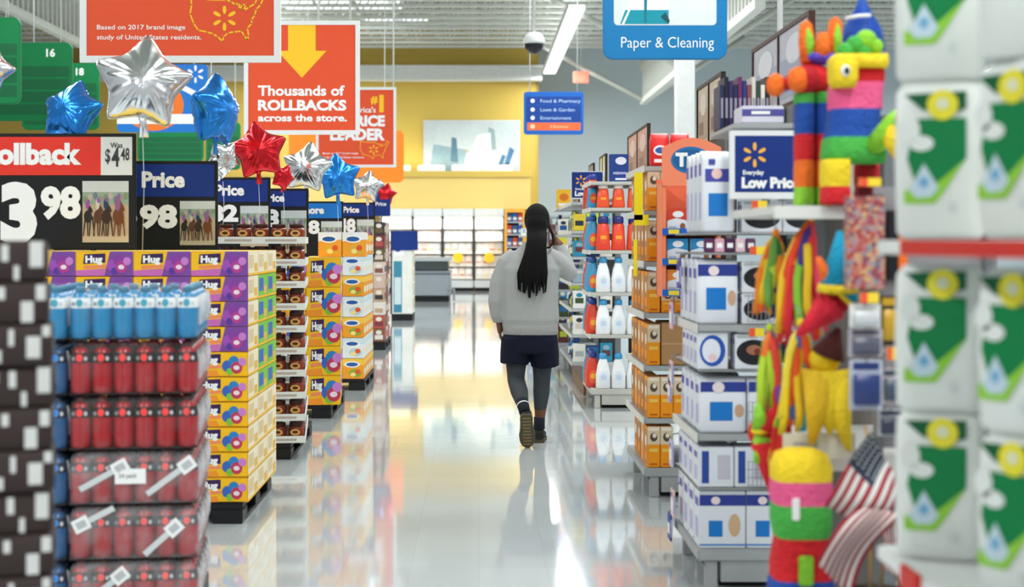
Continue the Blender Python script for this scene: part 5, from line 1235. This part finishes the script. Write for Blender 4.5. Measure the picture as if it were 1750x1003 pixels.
for yy in (-.083,):
    m = MB(); a, b_ = pb(1433, 116); m.ball((a, yy, b_), (.014, .006, .017), PRINTW, 12, 8); m.ball((a + .002, yy - .005, b_ - .001), (.008, .004, .011), BLACK, 12, 8); m.build('eye', hd)
m = MB(); a, b_ = pb(1482, 96); m.rbox_rings([(a, .02, b_ - .02, .052, .065, .02), (a, .02, b_ - .005, .056, .068, .02), (a, .02, b_ + .02, .054, .066, .02)], fY); m.build('browband', t)
m = MB()
for px, py, r in ((1448, 76, 15), (1464, 66, 17), (1482, 58, 19), (1498, 68, 14), (1476, 78, 16)): a, b_ = pb(px, py); m.ball((a, .015, b_), (r / s_, .03, r / s_), fL if px % 4 else fG, 12, 8)
m.build('mane', t)
m = MB(); zz = [0.001, pb(0, 310)[1], pb(0, 262)[1]]; band_column(m, pb(1427, 0)[0], 0, [(zz[0], zz[1], fR), (zz[1], zz[2], fY)], .04, .055); m.build('leg', t)
m = MB(); band_column(m, pb(1500, 0)[0], .12, [(zz[0], zz[1], FRG('6a1f26')), (zz[1], zz[2], fM)], .035, .045); m.build('leg', t)
m = MB(); m.tube([(pb(1490, 0)[0], -.02, pb(0, 240)[1]), (pb(1502, 0)[0], -.07, pb(0, 222)[1]), (pb(1512, 0)[0], -.09, pb(0, 200)[1]), (pb(1518, 0)[0], -.09, pb(0, 184)[1])], [.03, .034, .026, .008], fL, 10)
m.tube([(pb(1508, 0)[0], -.09, pb(0, 208)[1]), (pb(1514, 0)[0], -.10, pb(0, 236)[1]), (pb(1518, 0)[0], -.10, pb(0, 268)[1])], [.02, .036, .008], fY, 10); m.ball((pb(1516, 0)[0], -.125, pb(0, 196)[1]), .013, fO); m.build('tail', t)
# blue paper hat behind
d = 4.6; s_ = FPX / d
t = thing('party_hat', 'pointed blue paper hat behind the green mane', 'hat', (wx(1468, d), d, 1.576))
hz = wz(75, d) - 1.576
MB().lathe([(.05, 0), (.05, hz - .02), (.004, hz - .01)], M('d8d8d4', .6), 12).build('stand', t)
m = MB(); m.lathe([(.075, hz - .02), (.06, hz + .05), (.03, hz + .1), (.004, hz + .16)], M('1d4aa6', .55, var=.15, scale=30), 18, (.01, 0, 0)); m.tube([(-.055, -.045, hz + .075), (-.02, -.066, hz + .08), (.02, -.066, hz + .082)], [(.006, .004)] * 3, PRINTW, 6); m.build('cone', t)
# streamers
rnd = random.Random(21)
def tassel(px, py, d, pxb0, pxb1, pyb, cols, label, n=13, sway=0):
    s_ = FPX / d; o = P(px, py, d); t = thing('streamer_tassel', label, 'streamer', o, 'paper streamer tassels')
    kb = MB(); kb.ball((0, 0, 0), (.012, .012, .014), FRG(cols[0]), 10, 6); kb.tube([(0, 0, .01), (0, .02, .04), (0, .08, .05)], .002, GREY, 5); kb.build('knot', t)
    for i in range(n):
        u = (i + .5) / n; xb = ((pxb0 + (pxb1 - pxb0) * u) - px) / s_ + rnd.uniform(-.006, .006); zb = (py - pyb) / s_ * rnd.uniform(.86, 1.05); yo = rnd.uniform(-.03, .02)
        pts = []
        for k in range(7):
            q = k / 6; sp = q ** .6
            pts.append((xb * sp + sway * math.sin(q * PI) / s_ + .004 * math.sin(q * 9 + i), yo * sp + .006 * math.sin(q * 7 + i * 2), zb * q))
        m = MB(); m.tube(pts, [(.003, .0012)] + [(.0125, .0018)] * 5 + [(.010, .0016)], M(cols[i % len(cols)], .55), 6); m.build('ribbon', t)
tassel(1326, 398, 4.4, 1290, 1348, 538, ['f28a2a', 'f5b52a', 'ee6a2a', 'f5c62c', 'e8742c', '6aa84a', 'f2a92c', 'b8d23c', 'c0408a', 'd9b02a', '2a3a78', '3a7a4a', '2a3a78'], 'orange and yellow ribbon tassel hanging beside the dark oval packs', 16)
tassel(1386, 372, 4.3, 1330, 1412, 580, ['f2c62c', 'e83c34', 'f0502c', 'd62e3a', 'f5a32c', 'e8485a', '8ac83c', '3a3f8c', '4a3f8c', 'f2b42c'], 'long red and orange ribbon tassel hanging under the pinata shelf', 16, -8)
tassel(1316, 560, 4.35, 1288, 1344, 735, ['b8d83a', 'd6dc3c', 'f07a3a', 'a4cc3c', 'e84c3c', '8a4aa8', 'e8608c'], 'lime and coral ribbon tassel low at the left of the rack', 15)
tassel(1368, 552, 4.15, 1326, 1402, 735, ['f2d42c', 'f5e04a', '3ab4d0', 'f08a2a', 'ee5c2c', '5a6ab0', 'f0c82a'], 'yellow and turquoise ribbon tassel in front of the yellow cones', 15)
tassel(1345, 690, 4.2, 1312, 1350, 790, ['d8342c', '7ab83c', 'f2c42c', 'c8303a'], 'short red and green ribbon tassel above the round-topped pinata', 8)
def cone(m, p0, p1, r0, r1, mat, n=16): m.tube([p0, p1], [r0, r1], mat, n)
def cone_star(px, py, d, arms, label, core):
    s_ = FPX / d; t = thing('star_pinata', label, 'pinata', P(px, py, d), 'cone star pinatas')
    MB().ball((0, .02, 0), .045, core, 16, 10).build('core', t)
    for (bx, by, r, c, rim) in arms:
        v = Vector(((bx - px) / s_, -.02, (py - by) / s_)); m = MB(); cone(m, (0, 0, 0) if r < 0 else v * .15, v, r if r > 0 else .01, .008 if r > 0 else -r, c); a = m.build('cone', t)
        if rim: m = MB(); m.tube([v * .12, v * .24] if r > 0 else [v * .9, v * 1.02], [r * 1.05, r * .95] if r > 0 else [-r, -r * 1.03], rim, 16); m.build('trim_band', a)
    MB().tube([(0, .02, .04), (0, .05, .10), (0, .10, .12)], .003, GREY, 6).build('hook', t)
    return t
TEAL = FRG('1f9ac0')
cone_star(1432, 512, 4.05, [(1432, 395, .058, TEAL, fY), (1360, 572, .05, FRG('d8283a'), None), (1472, 470, .05, TEAL, fY), (1395, 440, .03, fO, None)], 'turquoise and red cone star pinata beside the confetti gift bag', fM)
cone_star(1412, 615, 4.1, [(1448, 768, .062, fY, None), (1384, 758, .066, FRG('e8bc28'), None), (1416, 740, .07, fY, None), (1430, 560, .05, FRG('5a2a28'), None)], 'large yellow cone star pinata above the white ledge', fY)
cone_star(1305, 740, 4.3, [(1318, 845, .045, fR, None), (1292, 690, .035, fL, fY), (1330, 690, .04, fR, None), (1290, 790, .03, fL, None)], 'red and lime cone star pinata at the left edge of the rack', fR)
m = MB().box(0, .21, 0, .006, 0, .075, M('d8d6c8', .5)).rect(front(), .03, .1, .02, .05, M('a9a8b4', .5)); o = m.build('ledge_card', None, .002, (wx(1338, 4.1), 4.1, wz(785, 4.1))); tag(o, 'cream card ledge under the yellow cone star', 'card')
# bottom pinata
d = 4.0; s_ = FPX / d
t = thing('banded_pinata', 'round-topped pinata with yellow, pink, green and red bands beside the flags', 'pinata', (wx(1368, d), d, .202))
def zl(py): return wz(py, d) - .202
m = MB(); m.rbox_rings([(0, 0, 0.0, .09, .07, .03), (0, 0, .16, .10, .08, .04), (0, 0, zl(990), .085, .075, .04), (0, 0, zl(985), .082, .07, .04), (0, 0, zl(960), .082, .072, .04), (0, 0, zl(918), .070, .068, .04), (0, 0, zl(914), .073, .07, .04), (0, 0, zl(890), .08, .075, .04), (0, 0, zl(862), .08, .075, .04), (0, 0, zl(858), .079, .073, .04), (0, 0, zl(840), .082, .076, .04), (0, 0, zl(822), .08, .074, .04), (0, 0, zl(818), .08, .074, .04), (0, 0, zl(795), .083, .076, .05), (0, 0, zl(774), .07, .065, .05), (0, 0, zl(766), .04, .035, .03)], fB, 5, mats=[fB] * 3 + [fR] * 3 + [fG] * 3 + [fP] * 3 + [fY] * 4); m.build('body', t)
m = MB(); m.box(-.022, .018, -.085, -.07, zl(990), zl(940), fL); m.build('green_strip', t, .004)
m = MB(); m.box(-.04, -.02, -.082, -.07, zl(880), zl(843), PRINTW); m.build('paper_tag', t, .002)
# confetti gift bag and carded packs
CONF = speckle('confetti_paper', ['a8403c', 'b8564e', 'c08a6a', '9a3a44', '8a7f90', 'c8a070', 'b08088', '7a4a58', '7f929a'], 95)
d = 3.8; s_ = FPX / d
t = thing('gift_bag', 'confetti patterned red gift bag hanging beside the turquoise cone', 'gift bag', (wx(1447, d), d, wz(495, d)))
W = 66 / s_; H = 160 / s_
MB().box(0, W, 0, .03, 0, H, CONF).build('bag', t, .003); MB().tube([(W * .3, .015, H), (W * .3, .015, H + .03), (W * .5, .015, H + .045), (W * .7, .015, H + .03), (W * .7, .015, H)], .003, M('8a2f30', .5), 6).build('handle', t)
t = thing('gift_bag', 'narrow black and orange gift bag right of the confetti one', 'gift bag', (wx(1517, 3.9), 3.9, wz(478, 3.9)))
MB().box(0, .03, 0, .03, 0, .19, M('1d1c22', .5)).build('bag', t, .002); MB().box(.03, .055, .0, .03, 0, .19, fO).build('side', t, .002)
def carded(px0, px1, py0, py1, d, c1, c2, label):
    s_ = FPX / d; W = (px1 - px0) / s_; H = (py1 - py0) / s_
    t = thing('carded_pack', label, 'pack', (wx(px0, d), d, wz(py1, d)), 'carded packs beside the flags')
    MB().box(0, W, 0, .004, 0, H, M(c1, .5)).rect(front(), W * .1, W * .9, H * .8, H * .95, M(c2, .5)).build('card', t)
    m = MB(); m.rbox_rings([(W / 2, -.008, H * .1, W * .36, .008, .006), (W / 2, -.008, H * .12, W * .4, .01, .006), (W / 2, -.008, H * .7, W * .4, .01, .006), (W / 2, -.008, H * .72, W * .36, .008, .006)], M(c2, .25)); m.build('blister', t)
    MB().tube([(W / 2, .0, H * .97), (W / 2, .12, H * .97)], .003, GREY, 6).build('hook', t)
for i, a in enumerate(((1452, 1505, 520, 560, 3.75, 'e2e2e0', 'c9ccd0', 'white carded pack below the confetti gift bag'), (1450, 1508, 562, 610, 3.78, 'c3bcc6', '5a5a6c', 'grey-mauve carded pack above the navy one'), (1452, 1508, 615, 700, 3.74, 'b8bccc', '2a3a70', 'navy carded pack above the flags'), (1506, 1545, 630, 690, 3.8, 'dccfd2', '4a5568', 'pink carded pack with dark window beside the white bags'), (1505, 1532, 505, 590, 3.85, '3a332c', 'c9a02c', 'dark carded pack with yellow base'), (1500, 1545, 700, 745, 3.86, 'c9ccd4', '3a4258', 'grey carded pack behind the flag canton'))): carded(*a)
st = thing('pegboard_rack', 'narrow grey pegboard rack behind the carded packs', 'rack', (RX + .22, 3.9, 0))
MB().box(.0, .02, 0, .02, 0, 1.6, SHD).box(.30, .32, 0, .02, 0, 1.6, SHD).build('post', st); MB().box(0, .32, -.1, .12, 0, .03, SHD).build('base', st)
MB().box(.0, .34, .02, .032, .9, 1.62, M('8f8c90', .6)).build('pegboard', st)
# flags
FR_ = M('9c1f33', .6, var=.05); FW_ = M('dddbd6', .6, var=.04); FC_ = M('2f3b4c', .6, var=.06)
def flag(corners, d, label, wave, staff, seed, canton=True):
    (ax, ay), (bx, by), (cx, cy), (dx, dy) = corners      # hoist v0, hoist v1, fly v1, fly v0
    o = P(ax, ay, d); t = thing('small_flag', label, 'flag', o, 'small stick flags')
    s_ = FPX / d; nu, nv = 18, 13
    def pt(u, v):
        x = (ax * (1 - u) * (1 - v) + bx * (1 - u) * v + cx * u * v + dx * u * (1 - v)); y = (ay * (1 - u) * (1 - v) + by * (1 - u) * v + cy * u * v + dy * u * (1 - v))
        k = wave * math.sin(u * PI) ; x += k * .6; y += k
        yy = .018 * math.sin(u * 5 + v * 2.5 + seed) + .012 * math.sin(v * 6 + seed * 2) + .03 * v
        return Vector(((x - ax) / s_, yy, -(y - ay) / s_))
    m = MB(); vs = [pt(i / nu, j / nv) for j in range(nv + 1) for i in range(nu + 1)]
    for j in range(nv):
        for i in range(nu):
            a = j * (nu + 1) + i; mt = FC_ if (canton and i < nu * .42 and j < 7) else (FR_ if j % 2 == 0 else FW_)
            n = len(m.v)
            m.face([vs[a], vs[a + 1], vs[a + nu + 2], vs[a + nu + 1]], mt, True)
    cloth = m.data('cloth')
    bm = bmesh.new(); bm.from_mesh(cloth); bmesh.ops.remove_doubles(bm, verts=bm.verts, dist=1e-5); bm.to_mesh(cloth); bm.free()
    co = put('cloth', cloth, t); so = co.modifiers.new('hem', 'SOLIDIFY'); so.thickness = .0015
    ms = MB()
    for r_ in range(5):
        for c_ in range(6):
            q = pt((c_ + .5 + .25 * (r_ % 2)) / 6.5 * .40, (r_ + .5) / 5 * 7 / 13); q2 = q + Vector((0, -.002, 0)); ms.disc(Fr(q2, (1, 0, 0), (0, 0, 1)), 0, 0, .003, .003, FW_, .001, 6)
    if canton: ms.build('stars', co)
    (sx0, sy0), (sx1, sy1) = staff
    m = MB(); m.tube([((sx0 - ax) / s_, .055, -(sy0 - ay) / s_), ((sx1 - ax) / s_, .06, -(sy1 - ay) / s_)], .004, M('b08a54', .6), 8); m.build('stick', t)
    return t
flag([(1490, 738), (1548, 835), (1502, 915), (1406, 862)], 3.7, 'small striped flag with dark blue canton, upper one', 0, [(1488, 732), (1558, 1060)], 0)
flag([(1474, 868), (1545, 880), (1462, 1030), (1396, 962)], 3.66, 'small striped flag folded below the upper one', -14, [(1500, 872), (1496, 1075)], 1.7, False)
flag([(1500, 885), (1545, 900), (1538, 985), (1512, 975)], 3.69, 'narrow striped flag fold at the right of the lower flag', 8, [(1528, 890), (1508, 1075)], 3.1, False)
t = thing('flag_bucket', 'dark bucket holding the small flags below the frame edge', 'bucket', (wx(1508, 3.7), 3.7, .0))
MB().lathe([(.09, 0), (.10, .02), (.12, .55), (.115, .55), (.095, .03)], M('3a2f2c', .6), 20).build('bucket', t)

# ------------------------------------------------------------------ white bags, nearest right
GX = .853
t = end_shelf('white shelf with red rails holding the large white and green bags', GX, .62, 2.0, 3.05, [.82, 1.472], 2.15, sm=M('dfe2e0', .45), back='cfd2d0')
RAIL = M('c8261e', .45, var=.04)
for q in t.children:
    if q.name.startswith('shelf'):
        for r in q.children:
            low = q.bound_box[0][2] < 1
            r.data = MB().box(-.012, 0, .74 if low else 0, .84, (.78 if low else 1.443), (.826 if low else 1.472), RAIL).data('price_rail')
BGW = M('dfe3df', .42, var=.03, bump=.5, bscale=12); DG = M('0c5a34', .45, var=.04); GG = M('0a7a42', .45, var=.04); LM = M('8cc63c', .45, var=.04); YD = M('e3d838', .45, var=.06)
def white_bag(w_, h, th, l0, lh):
    m = MB(); W2 = w_ / 2
    m.rbox_rings([(0, 0, 0, W2 - .012, th / 2 - .012, .03), (0, 0, .015, W2, th / 2, .035), (0, 0, h * .5, W2 + .003, th / 2 + .004, .035), (0, 0, h - .02, W2, th / 2, .035), (0, 0, h, W2 - .014, th / 2 - .016, .03)], BGW, 5)
    p = MB(); F = front(-w_ * .40, -th / 2 - .005, l0); L = w_ * .70
    def q(pts): return [(a * L, b * lh) for a, b in pts]
    p.poly(F, q([(.22, .76), (1, .76), (1, .40), (.62, .12), (.18, .18), (.05, .4), (.12, .6)]), GG, .001)
    p.poly(F, q([(0, 0), (.50, 0), (.64, .10), (1, .40), (.62, .22), (.4, .14), (0, .12)]), LM, .0015)
    p.poly(F, q([(0, .98), (1, 1), (1, .84), (.76, .80), (.3, .84)]), DG, .001)
    p.disc(F, .62 * L, .88 * lh, .25 * L, .135 * lh, YD, .002, 18); p.disc(F, .62 * L, .89 * lh, .10 * L, .05 * lh, M('d9dcc0', .5), .003, 12)
    p.disc(F, .28 * L, .54 * lh, .2 * L, .07 * lh, BGW, .002, 16); p.disc(F, .10 * L, .66 * lh, .16 * L, .12 * lh, BGW, .002, 16)
    p.poly(F, q([(.08, .12), (.32, .36), (.56, .14), (.44, .06), (.2, .05)]), M('bccfda', .5), .0025); p.disc(F, .32 * L, .19 * lh, .08 * L, .05 * lh, M('6fa6cc', .4), .003, 14)
    p.disc(F, .78 * L, -.04 * lh, .07 * L, .05 * lh, M('cdd3d2', .5), .001, 12)
    return [('bag', m.data('bag'), [('label', p.data('label'))])]
WT = white_bag(.172, .322, .115, .072, .226); WL = white_bag(.172, .299, .115, .062, .226)
rows = [(1.474, WT, 'row just above the red rail'), (1.797, WT, 'topmost row'), (.822, WL, 'lowest row'), (1.122, WL, 'row just below the red rail')]
for z, spec, nm in rows:
    for k, (x, y, yaw) in enumerate(((.952, 2.93, 20), (.998, 2.56, 58), (1.015, 2.17, 74))):
        if nm == 'topmost row' and k > 0: yaw = -150
        assemble(spec, 'white_bag', 'white bag with green label, %s, %s' % (nm, ['beside the pinatas', 'second from pinatas', 'third from pinatas'][k]), 'bag', (x, y, z), 'white bags on the red-railed shelf', math.radians(-yaw))
